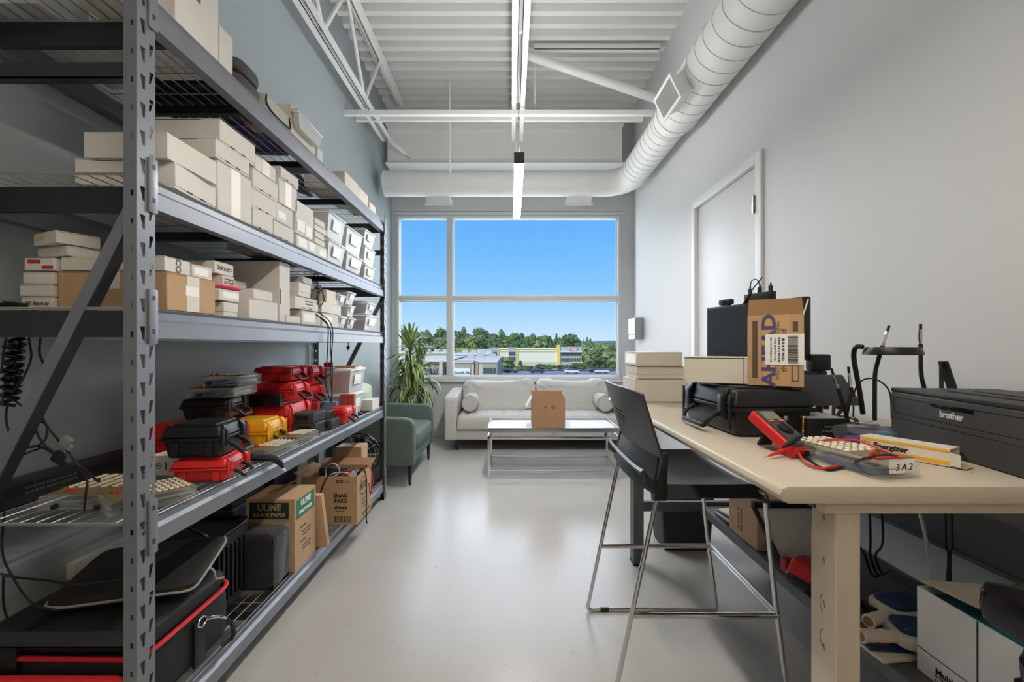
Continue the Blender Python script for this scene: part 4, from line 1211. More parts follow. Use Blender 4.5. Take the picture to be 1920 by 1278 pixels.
# black ribbed crate
cr_ = thing('black_crate', 'black ribbed plastic crate with carry handle behind the soft bag', 'crate', (-1.34, 1.885, E + .003))
MB().frustum((-.14, .14, -.11, .11), (-.165, .165, -.13, .13), 0, .33).build('body', black_plastic, cr_, bevel=.015, seg=3)
for k in range(7):
    MB().box(-.09 + .03 * k - .005, -.09 + .03 * k + .005, -.142, -.12, .18, .32).build('rib', black_plastic, cr_, bevel=.002)
    MB().box(.155, .172, -.09 + .03 * k - .005, -.09 + .03 * k + .005, .06, .28).build('rib', black_plastic, cr_, bevel=.002)
MB().tube(ringpath(-.168, .168, -.133, .133, .335, 40, .3), .010, 8, True).build('rim', black_gloss, cr_, smooth=True)
MB().tube(smooth_path([(-.10, -.12, .33), (-.06, -.135, .40), (.02, -.14, .42), (.10, -.13, .39), (.15, -.10, .33)], 5), .007, 8).build('handle', black_gloss, cr_, smooth=True)
# plastic-wrapped black device
t = thing('wrapped_device', 'black device wrapped in clear crinkled plastic before the printed carton', 'device', (-1.145, 2.103, E + .003))
MB().box(-.19, .07, -.075, .075, 0, .235).build('device', black_gloss, t, bevel=.008)
MB().super(-.205, .085, -.083, .083, 0, .258, .25, .25, 22, 40, nz=.012, nf=18, seed=3).build('plastic_wrap', clear_wrap_m, t, smooth=False)
# kraft paper carton
t = carton('kraft_paper_box', 'kraft carton printed with kraft paper lettering on the bottom shelf', 'box', (-1.297, -1.057, 2.19, 2.425, E, .527), m=kraft, style='rsc')
a, c, h = t['dims']
dkg = mat('carton_green', (38, 56, 46), .7); grn = mat('carton_print_green', (52, 122, 92), .7)
MB().box(-a * .84, a * .76, -c - .0008, -c - .0002, h * .73, h * .955).build('print_panel', dkg, t)
text(t, 'ULINE', .042, (-.004, -c - .0012, h * .885), '-y', mat('print_tan', (196, 160, 122), .7), bold=.0012)
text(t, 'KRAFT PAPER', .026, (-.004, -c - .0012, h * .785), '-y', mat('print_tan', (196, 160, 122), .7), bold=.0006)
text(t, 'HOW TO USE DISPENSER', .0125, (0, -c - .0008, h * .64), '-y', ink)
d_ = MB()
for (p, q) in (((-.02, .5), (.04, .5)), ((-.02, .5), (-.02, .56)), ((.04, .5), (.04, .56)), ((-.02, .56), (.0, .59)), ((.04, .56), (.06, .59)), ((-.02, .56), (.04, .56)), ((.0, .59), (.06, .59)), ((.06, .59), (.06, .53)), ((.06, .53), (.04, .5))):
    d_.bar((p[0], -c - .0008, h * p[1]), (q[0], -c - .0008, h * q[1]), .0008, .002, (0, -1, 0))
d_.build('printed_diagram', ink, t)
MB().box(a + .0002, a + .0008, -c * .86, c * .84, h * .70, h * .96).build('print_panel', grn, t)
text(t, 'ULINE', .040, (a + .0012, 0, h * .885), '+x', paper, bold=.0012)
text(t, 'KRAFT PAPER', .024, (a + .0012, 0, h * .765), '+x', paper, bold=.0006)
for k in range(4):
    lines(t, (a + .0008, -.03 + .04 * (k % 2), h * (.55 - .1 * k)), '+x', .07 + .02 * (k % 2), .010, ink_grey, 1 + k % 2)
MB().tube(smooth_path([(-.06, -.02, h + .004), (-.02, .02, h + .012), (.02, .05, h + .03), (.05, .085, h + .04)], 4), [.002, .003, .004, .006, .007, .008, .008, .007, .007, .006, .005, .004, .003], 5).build('torn_paper', kraft_dark, t)
# leaning flat kraft box
t = thing('flat_kraft_box', 'thin kraft box leaning against the kraft paper carton', 'box', (-1.06, 2.50, E + .005))
MB().hexa([(-.10, -.035, 0), (.045, -.035, 0), (.045, .012, 0), (-.10, .012, 0), (-.10, -.07, .295), (.025, -.07, .295), (.025, -.023, .295), (-.10, -.023, .295)]).build('body', kraft, t, bevel=.002)
MB().hexa([(.0452, -.034, .002), (.0458, -.034, .002), (.0458, -.028, .002), (.0452, -.028, .002), (.0252, -.069, .294), (.0258, -.069, .294), (.0258, -.063, .294), (.0252, -.063, .294)]).build('flap_seam', kraft_dark, t)
# snack carton, open, with cables
t = carton('snack_carton', 'open kraft snack carton with cracker lettering overhanging the bottom shelf', 'box', (-1.30, -.955, 2.78, 3.06, E, .465), m=kraft, open_top=True)
a, c, h = t['dims']
MB().hexa([(-a, -c, h), (-a, c, h), (-a + .004, c, h), (-a + .004, -c, h), (-a - .05, -c, h + .02), (-a - .05, c, h + .02), (-a - .046, c, h + .022), (-a - .046, -c, h + .022)]).build('flap', kraft, t)
MB().hexa([(-a, c, h), (a, c, h), (a, c - .004, h), (-a, c - .004, h), (-a, c + .10, h + .02), (a, c + .10, h + .02), (a, c + .098, h + .024), (-a, c + .098, h + .024)]).build('flap', kraft_dark, t)
for s_, sz, zf, bd in (('SNAK', .034, .60, .0012), ('PAKS', .034, .49, .0012), ('cheese', .028, .36, .001)):
    text(t, s_, sz, (.07, -c - .0006, h * zf), '-y', ink, bold=bd)
lines(t, (.07, -c - .0006, h * .28), '-y', .06, .006, ink)
MB().box(.045, .085, -c - .0007, -c - .0001, h * .865, h * .925).build('print_block', ink, t)
text(t, 'MINI', .014, (.065, -c - .0012, h * .895), '-y', kraft, bold=.0003)
text(t, '100', .016, (.11, -c - .0006, h * .895), '-y', ink)
bc = MB().box(.03, .135, -c - .0007, -c - .0001, h * .055, h * .06).box(.03, .135, -c - .0007, -c - .0001, h * .17, h * .175)
for k in range(16):
    bc.box(.034 + k * .0062, .034 + k * .0062 + (.002 if k % 3 else .0042), -c - .0007, -c - .0001, h * .06, h * .17)
bc.build('barcode', ink, t)
MB().tube([(a + .0006, -.02 + .07 * math.cos(q), h * .70 + .055 * math.sin(q)) for q in [k * PI / 12 for k in range(24)]], .0018, 4, True).build('printed_oval', ink, t)
text(t, 'RITZ', .052, (a + .0006, -.02, h * .70), '+x', ink, bold=.0012)
for k in range(3):
    lines(t, (a + .0006, -.02 + .02 * k, h * (.42 - .09 * k)), '+x', .06 + .02 * k, .012, ink_grey)
lines(t, (a + .0006, .03, h * .1), '+x', .15, .026, ink_grey)
# things heaped in the snack carton
cabs = [([(-.05, -.02, .17), (-.06, -.05, .32), (.0, -.06, .36), (.03, -.05, .30), (-.03, -.08, .27), (-.08, -.1, .23)], cable_white, 'white looped cable standing up out of the snack carton'),
        ([(-.10, -.06, .16), (-.02, -.09, .29), (.06, -.08, .31), (.10, -.05, .28), (.06, .0, .2)], cable_white, 'second pale cable arched over the snack carton'),
        ([(.02, -.05, .16), (.05, -.10, .28), (.10, -.10, .30), (.12, -.08, .25), (.08, -.11, .24), (.05, -.09, .28), (.10, -.05, .30)], cable_red, 'red wire coil poking out of the snack carton'),
        ([(.10, .05, .2), (.165, .06, .31), (.20, .05, .29), (.215, .04, .2), (.195, .05, .13), (.185, .06, .2)], cable_red, 'red wire hanging over the right side of the snack carton'),
        ([(.12, .0, .2), (.155, -.02, .31), (.19, -.03, .29), (.196, -.03, .15), (.196, -.035, .0), (.205, -.04, -.03)], black_rubber, 'black lead hanging down the right side of the snack carton'),
        ([(-.02, -.1, .2), (.0, -.13, .305), (-.03, -.15, .26), (-.06, -.155, .15), (-.065, -.155, .05)], black_rubber, 'black lead hanging down the front of the snack carton')]
for pts, m, lab in cabs:
    P = [(p[0] - 1.1275, p[1] + 2.92, p[2] + E) for p in pts]
    cable('loose_cable', lab, P, .0042, m, group='cables in the snack carton')
for k, (x, y, z, r, m, lab) in enumerate(((-1.03, 2.95, E + .275, .028, red_dark, 'red gauge lying on cables in the snack carton'),)):
    t = thing('round_gauge', lab, 'gauge', (x, y, z))
    MB().lathe([(r, 0), (r * 1.05, .02), (r * .9, .03)], (0, -.015, 0), 16, 'y').build('body', black_plastic, t)
    MB().lathe([(r * .8, 0), (r * .8, .002)], (0, -.017, 0), 16, 'y').build('dial', paper, t)
    MB().box(-.07, -.02, -.015, .015, -.015, .02).build('red_grip', m, t, bevel=.006)
t = thing('router_box', 'black router on top of the cable heap in the snack carton', 'electronics', (-1.16, 2.97, E + .235))
MB().box(-.10, .085, -.03, .03, 0, .075).build('body', dark_grey_pl, t, bevel=.004)
MB().box(.0, .004, -.0315, -.0295, .02, .07).build('slot', black_plastic, t)
o = MB().super(-.15, .15, -.12, .12, .0, .24, .4, .3, 12, 24, nz=.03, nf=16).build('cable_heap', mat('heap_grey', (74, 70, 70), .7, noise_amt=.4, noise_scale=30), smooth=True)
o.location = (-1.127, 2.92, E + .008); tag(o, 'tangled dark parts filling the snack carton', 'cable heap', kind='stuff')
carton('kraft_box', 'kraft box behind the snack carton under the case shelf', 'box', (-1.26, -1.075, 3.22, 3.36, E, .55), m=kraft, style='rsc', sticker=[('+z', .1, .5, .1, .5)])
# fan guard
t = thing('desk_fan', 'black round fan with wire guard by the far upright, bottom shelf', 'fan', (-1.19, 3.56, E + .003))
zc = .26
MB().tube([(.16 * math.cos(q) , -.04, zc + .16 * math.sin(q)) for q in [k * PI / 16 for k in range(32)]], .006, 6, True).build('guard_ring', black_gloss, t)
for k in range(12):
    q = k * PI / 6
    MB().tube([(0, -.055, zc), (.09 * math.cos(q), -.055, zc + .09 * math.sin(q)), (.16 * math.cos(q), -.04, zc + .16 * math.sin(q))], .003, 5).build('guard_wire', steel_br, t)
for rr in (.05, .09, .13):
    MB().tube([(rr * math.cos(q), -.054, zc + rr * math.sin(q)) for q in [k * PI / 12 for k in range(24)]], .002, 5, True).build('guard_wire', steel_br, t)
for k in range(5):
    q = k * 2 * PI / 5
    MB().hexa([(.02 * math.cos(q), -.03, zc + .02 * math.sin(q)), (.14 * math.cos(q), -.03, zc + .14 * math.sin(q)), (.14 * math.cos(q), -.026, zc + .14 * math.sin(q)), (.02 * math.cos(q), -.026, zc + .02 * math.sin(q)),
               (.02 * math.cos(q + .8), .0, zc + .02 * math.sin(q + .8)), (.14 * math.cos(q + .8), .0, zc + .14 * math.sin(q + .8)), (.14 * math.cos(q + .8), .004, zc + .14 * math.sin(q + .8)), (.02 * math.cos(q + .8), .004, zc + .02 * math.sin(q + .8))]).build('blade', black_plastic, t)
MB().lathe([(.05, 0), (.05, .10), (.03, .12)], (0, .0, zc), 16, 'y').build('motor', black_plastic, t)
MB().tube([(0, .04, zc), (0, .04, .02)], .014, 10).lathe([(.11, 0), (.11, .015), (.03, .03)], (0, .04, 0), 24).build('stand', black_plastic, t)
for (b_, lab) in (((-1.62, -1.44, 2.30, 2.62, E, .46), 'dark blue storage drum at the wall behind the kraft paper carton'), ((-1.60, -1.42, 2.70, 3.0, E, .52), 'dark blue storage drum at the wall behind the snack carton')):
    x0, x1, y0, y1, z0, z1 = b_
    t = thing('storage_drum', lab, 'container', ((x0 + x1) / 2, (y0 + y1) / 2, z0 + .003), 0, 'drums on the bottom shelf')
    MB().frustum((-.08, .08, -.13, .13), (-.09, .09, -.15, .15), 0, z1 - z0 - .03).build('body', mat('navy_plastic', (34, 40, 66), .5), t, bevel=.02, seg=3)
    MB().box(-.092, .092, -.152, .152, z1 - z0 - .029, z1 - z0).build('lid', black_plastic, t, bevel=.006)

# ================================================================ sofa
fab = mat('sofa_fabric', (190, 188, 184), .85, noise_amt=.04, noise_scale=60, bump=.12, bump_scale=260)
sofa_y0, sofa_y1 = 5.40, 6.22
sx0, sx1 = PX(833, sofa_y0), 1.46
sofa = thing('sofa', 'pale grey tufted sofa under the window', 'sofa', ((sx0 + sx1) / 2, (sofa_y0 + sofa_y1) / 2, 0))
A = (sx1 - sx0) / 2
Cc = (sofa_y1 - sofa_y0) / 2
aw = .15
MB().box(-A + aw * .5, A - aw * .5, -Cc + .02, Cc - .02, .13, .27).build('base', fab, sofa, bevel=.02, seg=3)
for s in (-1, 1):
    x_in, x_out = s * (A - aw), s * A
    pr = [(-Cc, .13), (-Cc, .60), (-Cc + .02, .645), (-Cc + .06, .662), (Cc - .06, .70), (Cc, .68), (Cc, .13)]
    MB().prism(pr, 'x', min(x_in, x_out), max(x_in, x_out)).build('arm', fab, sofa, bevel=.022, seg=3)
MB().box(-A + aw, A - aw, Cc - .16, Cc, .26, .74).build('back_frame', fab, sofa, bevel=.03, seg=3)
# tufted bench cushion
def seat(u, v):
    x = (-A + aw + .008) + (2 * (A - aw) - .016) * u
    y = -Cc - .015 + (2 * Cc - .15) * v
    eu = min(u, 1 - u) * 2 * (A - aw); ev = min(v * 2 * Cc, 9)
    rnd = min(1, ev / .06)
    z = .43 + .02 * math.sin(PI * min(1, v * 1.2))
    z -= .06 * (1 - math.sqrt(max(0, 1 - (1 - rnd) ** 2)))
    rx = min(1, eu / .05)
    z -= .04 * (1 - math.sqrt(max(0, 1 - (1 - rx) ** 2)))
    tx, ty = (u * 9) % 1 - .5, ((v * 3) % 1) - .5
    d = math.hypot(tx * .22, ty * .24)
    z -= .028 * math.exp(-(d / .03) ** 2) + .008 * math.exp(-(tx * .22 / .015) ** 2)
    return (x, y, z)
nu, nv = 120, 40
mb = MB().grid(seat, nu, nv)
# front and sides down to the base
b0 = len(mb.v)
rim = [(i * (nv + 1)) for i in range(nu + 1)]
mb.v += [(mb.v[i][0], mb.v[i][1] + (.012 if k % 2 else .012), .268) for k, i in enumerate(rim)]
mb.f += [(rim[i], b0 + i, b0 + i + 1, rim[i + 1]) for i in range(nu)]
mb.build('seat_cushion', fab, sofa, smooth=True)
# loose back cushions, slumped, lumpy
def back_cushion(x0, x1, seed):
    W_ = x1 - x0
    m = MB().super(x0, x1, Cc - .40, Cc - .13, .42, .82, .32, .28, 36, 70, 0)
    out = []
    for (x, y, z) in m.v:
        u = (x - x0) / W_; w = (z - .42) / .40
        lean = .16 * w
        n1 = noise.noise(Vector((x * 5 + seed, z * 7, y * 4))) * .03 + noise.noise(Vector((x * 13 + seed, z * 19, y * 9))) * .014 + abs(noise.noise(Vector((x * 9 + seed, z * 6, 2)))) * -.03 * w
        ridge = .024 * math.sin((x * 2.2 + z * 4.0 + noise.noise(Vector((x * 3, z * 3, seed))) * 1.6) * 9) * max(0, w - .35)
        sag = -.035 * math.exp(-((u - .5) / .28) ** 2) * w + .02 * math.exp(-((u - .12) / .1) ** 2) * w + .02 * math.exp(-((u - .88) / .1) ** 2) * w
        out.append((x, y + lean + n1 + ridge * .6, z + sag + n1 * .7 + (ridge * .5 if w > .8 else 0)))
    m.v = out
    return m.build('back_cushion', fab, sofa, smooth=True)
back_cushion(-A + aw + .01, -.005, 1.3)
back_cushion(.005, A - aw - .01, 5.1)
for (x, y) in ((-A + .14, -Cc + .08), (A - .14, -Cc + .08), (-A + .14, Cc - .08), (A - .14, Cc - .08)):
    MB().lathe([(.014, 0), (.026, .13)], (x, y, 0), 12).build('leg', black_plastic, sofa, smooth=True)
for s, lab in ((-1, 'round bolster cushion against the left sofa arm'), (1, 'round bolster cushion at the right sofa arm behind the stool')):
    o = thing('bolster', lab, 'cushion', (sofa.location.x + s * (A - aw - .145), sofa.location.y - .10, .462), 0, 'sofa bolsters')
    R_ = .10
    MB().lathe([(.02, -.20), (R_ * .9, -.198), (R_, -.185), (R_ * 1.02, 0), (R_, .185), (R_ * .9, .198), (.02, .20)], (0, 0, R_), 28, 'y').build('roll', fab, o, smooth=True)
    MB().tube([(R_ * .97 * math.cos(q), -.192, R_ + R_ * .97 * math.sin(q)) for q in [k * PI / 14 for k in range(28)]], .005, 6, True).build('piping', mat('piping_grey', (150, 147, 140), .8), o)

# ================================================================ coffee table
t = thing('coffee_table', 'chrome coffee table with white tray top in front of the sofa', 'table', (0, 0, 0))
ty0, ty1 = 4.28, 4.88
tx0, tx1 = PX(914, ty0), PX(1164, ty0)
zt = .49
w = .045
MB().box(tx0, tx1, ty0, ty0 + .02, zt - .045, zt).build('tray_rail', steel_br, t, bevel=.003)
MB().box(tx0, tx1, ty1 - .02, ty1, zt - .045, zt).build('tray_rail', steel_br, t, bevel=.003)
MB().box(tx0, tx0 + .02, ty0 + .02, ty1 - .02, zt - .045, zt).build('tray_rail', steel_br, t, bevel=.003)
MB().box(tx1 - .02, tx1, ty0 + .02, ty1 - .02, zt - .045, zt).build('tray_rail', steel_br, t, bevel=.003)
MB().box(tx0 + .02, tx1 - .02, ty0 + .02, ty1 - .02, zt - .035, zt - .018).build('tray_panel', mat('tray_white', (206, 207, 212), .35), t)
q = .022
zf = zt - .085
for x in (tx0 + .14, (tx0 + tx1) / 2, tx1 - .14):
    for y in (ty0 + .03, ty1 - .03):
        MB().box(x - q / 2, x + q / 2, y - q / 2, y + q / 2, zf, zt - .045).build('spacer_post', chrome, t)
for (x, y) in ((tx0 + q / 2, ty0 + q), (tx1 - q / 2, ty0 + q), (tx0 + q / 2, ty1 - q), (tx1 - q / 2, ty1 - q)):
    MB().box(x - q / 2, x + q / 2, y - q / 2, y + q / 2, 0, zf).build('leg', chrome, t, bevel=.002)
for y in (ty0 + q, ty1 - q):
    MB().box(tx0, tx1, y - q / 2, y + q / 2, zf - q, zf).build('top_rail', chrome, t, bevel=.002)
    MB().box(tx0 + q, tx1 - q, y - q / 2, y + q / 2, .062 if y > 4.5 else .06, .06 + q).build('bottom_rail', chrome, t, bevel=.002)
for x in (tx0 + q / 2, tx1 - q / 2):
    MB().box(x - q / 2, x + q / 2, ty0 + q, ty1 - q, zf - q, zf).build('top_rail', chrome, t, bevel=.002)
    MB().box(x - q / 2, x + q / 2, ty0 + q * 1.5, ty1 - q * 1.5, .06, .06 + q).build('bottom_rail', chrome, t, bevel=.002)
# open carton on the table
cy = 4.33
t = carton('open_carton', 'open brown carton standing on the coffee table', 'box', (PX(998, cy), PX(1059.5, cy), cy, cy + .26, zt - .0175, PZ(743.5, cy)), m=mat('carton_brown', (178, 138, 104), .75, noise_amt=.04), open_top=True)
a, c, h = t['dims']
MB().hexa([(-a, -c, h - .002), (-a, c, h - .002), (-a + .004, c, h), (-a + .004, -c, h), (-a - .06, -c, h - .11), (-a - .06, c, h - .11), (-a - .056, c, h - .113), (-a - .056, -c, h - .113)]).build('flap', card_cream, t)
MB().hexa([(-a, c, h), (a, c, h), (a, c - .004, h), (-a, c - .004, h), (-a, c + .01, h + .03), (a, c + .01, h + .03), (a, c + .006, h + .032), (-a, c + .006, h + .032)]).build('flap', kraft_dark, t)
for k, x in enumerate((-.03, .045)):
    MB().lathe([(.016 + .006 * k, 0), (.016 + .006 * k, .0006)], (x, -c - .0008, h * .67), 14, 'y').build('printed_mark', kraft_dark, t)

# ================================================================ green armchair
grn_f = mat('green_velvet', (92, 106, 98), .8, noise_amt=.05, noise_scale=12, bump=.08, bump_scale=200)
ch = thing('armchair', 'green velvet armchair facing the aisle beyond the rack', 'armchair', (-1.22, 4.56, 0))
X1 = .345
for s in (-1, 1):
    y0, y1 = (-.53, -.42) if s < 0 else (.42, .53)
    pr = [(-.40, .19), (X1, .19), (X1, .56), (X1 - .03, .605), (X1 - .09, .62), (-.40, .64)]
    MB().prism(pr, 'y', y0, y1).build('arm', grn_f, ch, bevel=.02, seg=3)
MB().box(-.40, X1 - .02, -.415, .415, .19, .31).build('base', grn_f, ch, bevel=.02, seg=3)
MB().super(-.28, X1 + .01, -.415, .415, .30, .47, .3, .2, 14, 36).build('seat_cushion', grn_f, ch, smooth=True)
MB().hexa([(-.42, -.41, .2), (-.26, -.41, .2), (-.26, .41, .2), (-.42, .41, .2), (-.44, -.41, .80), (-.32, -.41, .80), (-.32, .41, .80), (-.44, .41, .80)]).build('backrest', grn_f, ch, bevel=.03, seg=3)
for (x, y) in ((X1 - .07, -.46), (X1 - .07, .46), (-.34, -.46), (-.34, .46)):
    MB().lathe([(.011, 0), (.022, .20)], (x + (.02 if x > 0 else -.02), y, 0), 12).build('leg', black_plastic, ch, smooth=True)

# ================================================================ dracaena
random.seed(11)
pl = thing('dracaena', 'tall dracaena with drooping striped leaves behind the armchair', 'plant', (PX(773, 5.66), 5.66, 0))
MB().lathe([(.12, 0), (.155, .30), (.165, .31), (.165, .33), (.15, .33), (.145, .30)], (0, 0, 0), 24).build('pot', mat('pot_dark', (60, 60, 62), .5), pl, smooth=True)
MB().lathe([(.144, .29), (.05, .305)], (0, 0, 0), 20).build('soil', mat('soil', (60, 46, 36), .9), pl)
stem_m = mat('cane_bark', (150, 138, 112), .8, noise_amt=.2, noise_scale=30)
canes = [((0, 0), (-.02, 0), 1.34), ((.05, .03), (.09, .03), 1.10), ((-.05, .02), (-.10, .05), .95)]
for (p, q_, hgt) in canes:
    MB().tube([(p[0], p[1], .29), ((p[0] + q_[0]) / 2, (p[1] + q_[1]) / 2, .29 + (hgt - .29) * .5), (q_[0], q_[1], hgt)], .014, 8).build('cane', stem_m, pl, smooth=True)
def leaf_mat():
    m = bpy.data.materials.new('dracaena_leaf'); m.use_nodes = True
    nt = m.node_tree; b = nt.nodes['Principled BSDF']
    t_ = nt.nodes.new('ShaderNodeTexCoord'); s_ = nt.nodes.new('ShaderNodeSeparateXYZ')
    nt.links.new(t_.outputs['Object'], s_.inputs[0])
    ab = nt.nodes.new('ShaderNodeMath'); ab.operation = 'ABSOLUTE'; nt.links.new(s_.outputs['Y'], ab.inputs[0])
    r_ = nt.nodes.new('ShaderNodeValToRGB')
    r_.color_ramp.elements[0].position = .006; r_.color_ramp.elements[1].position = .014
    r_.color_ramp.elements[0].color = (*lin((74, 106, 66)), 1); r_.color_ramp.elements[1].color = (*lin((176, 188, 110)), 1)
    nt.links.new(ab.outputs[0], r_.inputs[0]); nt.links.new(r_.outputs[0], b.inputs['Base Color'])
    b.inputs['Roughness'].default_value = .38
    return m
lm = leaf_mat()
leaf_meshes = []
for droop in (.2, .8, 1.35, 1.9):
    L = .40
    n = 9
    pts = []
    ang = 0
    p = Vector((0, 0, 0)); a0 = 1.0 - droop * .35
    vv = []
    for k in range(n + 1):
        u = k / n
        wv = .024 * (math.sin(PI * min(1, .12 + u * .88)) ** .7) + .001
        vv += [(p.x, -wv, p.z + .006 * (wv / .024)), (p.x, 0, p.z), (p.x, wv, p.z + .006 * (wv / .024))]
        a_ = a0 - droop * 1.6 * u
        p = p + Vector((math.cos(a_), 0, math.sin(a_))) * (L / n)
    ff = []
    for k in range(n):
        for j in range(2):
            ff.append((k * 3 + j, k * 3 + j + 1, k * 3 + j + 4, k * 3 + j + 3))
    o = MB().add(vv, ff).build('leaf', lm, None, smooth=True)
    leaf_meshes.append(o.data)
    bpy.data.objects.remove(o)
for (p, q_, hgt) in canes:
    nl = 64 if hgt > 1.2 else 44
    for k in range(nl):
        u = k / (nl - 1)
        z = hgt - .50 * u + .01
        o = bpy.data.objects.new('leaf', leaf_meshes[min(3, int(u * 4 + random.uniform(-.4, .6)))] if u > .06 else leaf_meshes[0])
        COL.objects.link(o); o.parent = pl
        f = (z - .29) / (hgt - .29)
        o.location = (p[0] + (q_[0] - p[0]) * f, p[1] + (q_[1] - p[1]) * f, z)
        o.rotation_euler = (random.uniform(-.25, .25), random.uniform(-.15, .25) - (0.75 if u < .06 else (.35 if u < .2 else 0)), k * 2.399 + random.uniform(-.2, .2))
        s_ = random.uniform(.78, 1.0) * (.66 if u < .06 else .8 + .3 * min(1, u * 1.6))
        o.scale = (s_, s_ * 1.15, s_)

# ================================================================ work bench
DZT = .97
dx0, dx1, dy0, dy1 = .59, 1.57, .985, 2.72
bench = thing('workbench', 'beige topped workbench with steel legs and lower shelf along the right wall', 'desk', (0, 0, 0))
pr = [(dx0 + .022, DZT), (dx0 + .007, DZT - .006), (dx0, DZT - .020), (dx0 + .007, DZT - .033), (dx0 + .022, DZT - .039), (dx1, DZT - .039), (dx1, DZT)]
MB().prism(pr, 'y', dy0, dy1).build('top', desk_top_m, bench, bevel=.0035, seg=2)
MB().box(.70, dx1 - .03, dy0 + .015, dy0 + .045, DZT - .066, DZT - .040).build('apron', desk_leg_m, bench, bevel=.002)
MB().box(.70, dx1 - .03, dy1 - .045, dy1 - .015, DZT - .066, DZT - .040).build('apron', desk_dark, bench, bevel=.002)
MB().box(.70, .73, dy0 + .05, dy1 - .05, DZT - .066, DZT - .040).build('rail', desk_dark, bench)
def post(name, x, y, z1, m, holes=True):
    p = .1
    mbp = MB()
    n = int(z1 / p)
    perf(mbp, (x, y, 0), (0, 1, 0), (0, 0, 1), .078, p, n, [(.030, .045), (.036, .040), (.040, .055), (.034, .060)], z1 - n * p)
    mbp.add([(x, y, 0), (x + .055, y, 0), (x + .055, y, z1), (x, y, z1)], [(0, 1, 2, 3)])
    mbp.add([(x, y + .078, 0), (x + .055, y + .078, 0), (x + .055, y + .078, z1), (x, y + .078, z1)], [(0, 1, 2, 3)])
    o = mbp.build(name, m, bench, merge=True, solid=.002)
    MB().box(x - .004, x + .06, y - .004, y + .082, 0, .012).build('foot', black_plastic, o)
    return o
post('leg', .728, dy0 + .02, DZT - .040, desk_leg_m)
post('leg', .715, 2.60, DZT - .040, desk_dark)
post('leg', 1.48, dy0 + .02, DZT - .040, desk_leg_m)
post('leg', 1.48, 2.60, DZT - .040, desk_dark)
shx, shz = 1.105, .345
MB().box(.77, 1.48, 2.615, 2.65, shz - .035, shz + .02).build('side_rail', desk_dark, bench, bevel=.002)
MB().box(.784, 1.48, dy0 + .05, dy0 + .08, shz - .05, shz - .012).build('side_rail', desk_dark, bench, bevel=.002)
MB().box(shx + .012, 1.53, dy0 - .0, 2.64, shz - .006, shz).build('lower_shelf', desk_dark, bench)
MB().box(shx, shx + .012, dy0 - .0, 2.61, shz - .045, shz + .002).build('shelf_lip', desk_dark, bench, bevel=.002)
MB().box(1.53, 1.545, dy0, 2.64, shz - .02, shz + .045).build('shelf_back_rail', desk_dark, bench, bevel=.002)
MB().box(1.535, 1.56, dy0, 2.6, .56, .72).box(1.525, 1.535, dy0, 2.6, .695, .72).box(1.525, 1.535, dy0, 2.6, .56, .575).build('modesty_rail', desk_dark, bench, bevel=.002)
mb = MB()
for z in (.62, .70):
    mb.tube([(.7265, dy0 + .045 + .022 * math.sin(q), z - .02 + .026 * math.cos(q)) for q in [k * PI / 10 for k in range(2, 9)]], .0014, 5)
mb.build('knockouts', desk_dark, bench)

# ---- white flat boxes at the far end
GD = 'white boxes on the far end of the bench'
carton('white_carton', 'bottom and tallest white carton of the three-high stack on the bench', 'box', (.675, .965, 2.44, 2.70, DZT, 1.094), m=card_cream, style='rsc', group=GD)
carton('white_carton', 'middle white carton of the three-high stack on the bench', 'box', (.69, .945, 2.445, 2.70, 1.095, 1.165), m=card_cream, style='sleeve', group=GD)
carton('white_carton', 'top white carton with glossy end of the three-high stack on the bench', 'box', (.685, .93, 2.43, 2.70, 1.166, 1.242), m=card_cream, style='rsc', group=GD, sticker=[('-x', .1, .9, .15, .85, white_plastic)])
# ---- large black case, handle towards the stool
big = rugged('large black rugged case under the boxes on the bench', (.73, 1.02, 1.49, 1.92, DZT, 1.137), black_plastic, name='equipment_case', rz=PI + math.radians(2), group=None)
bb = big
a, c, h = big['dims']
# brass chain and knob on the camera-facing end (local +y end because the case is turned)
MB().lathe([(.008, 0), (.008, .008), (.004, .01)], (-a * .22, c - .006, h * .40), 12, 'y').build('brass_stud', steel_br, big)
MB().tube(smooth_path([(-a * .62, c + .003, h * .42), (-a * .60, c + .008, h * .40), (-a * .60, c + .006, h * .2), (-a * .6, c + .006, h * .05)], 6), [.003 if k % 2 else .0048 for k in range(19)], 6).build('brass_chain', gold, big)
t = carton('cream_box', 'cream flat box on the large black case', 'box', (.682, .897, 1.645, 1.80, 1.138, 1.236), m=card_cream, style='rsc', rz=math.radians(-27))
a, c, h = t['dims']
MB().box(a * .86, a * .875, -c - .0006, -c + .001, 0, h).box(-a, a * .87, -c - .0006, -c + .001, h - .005, h - .003).build('lid_seam', seam, t)
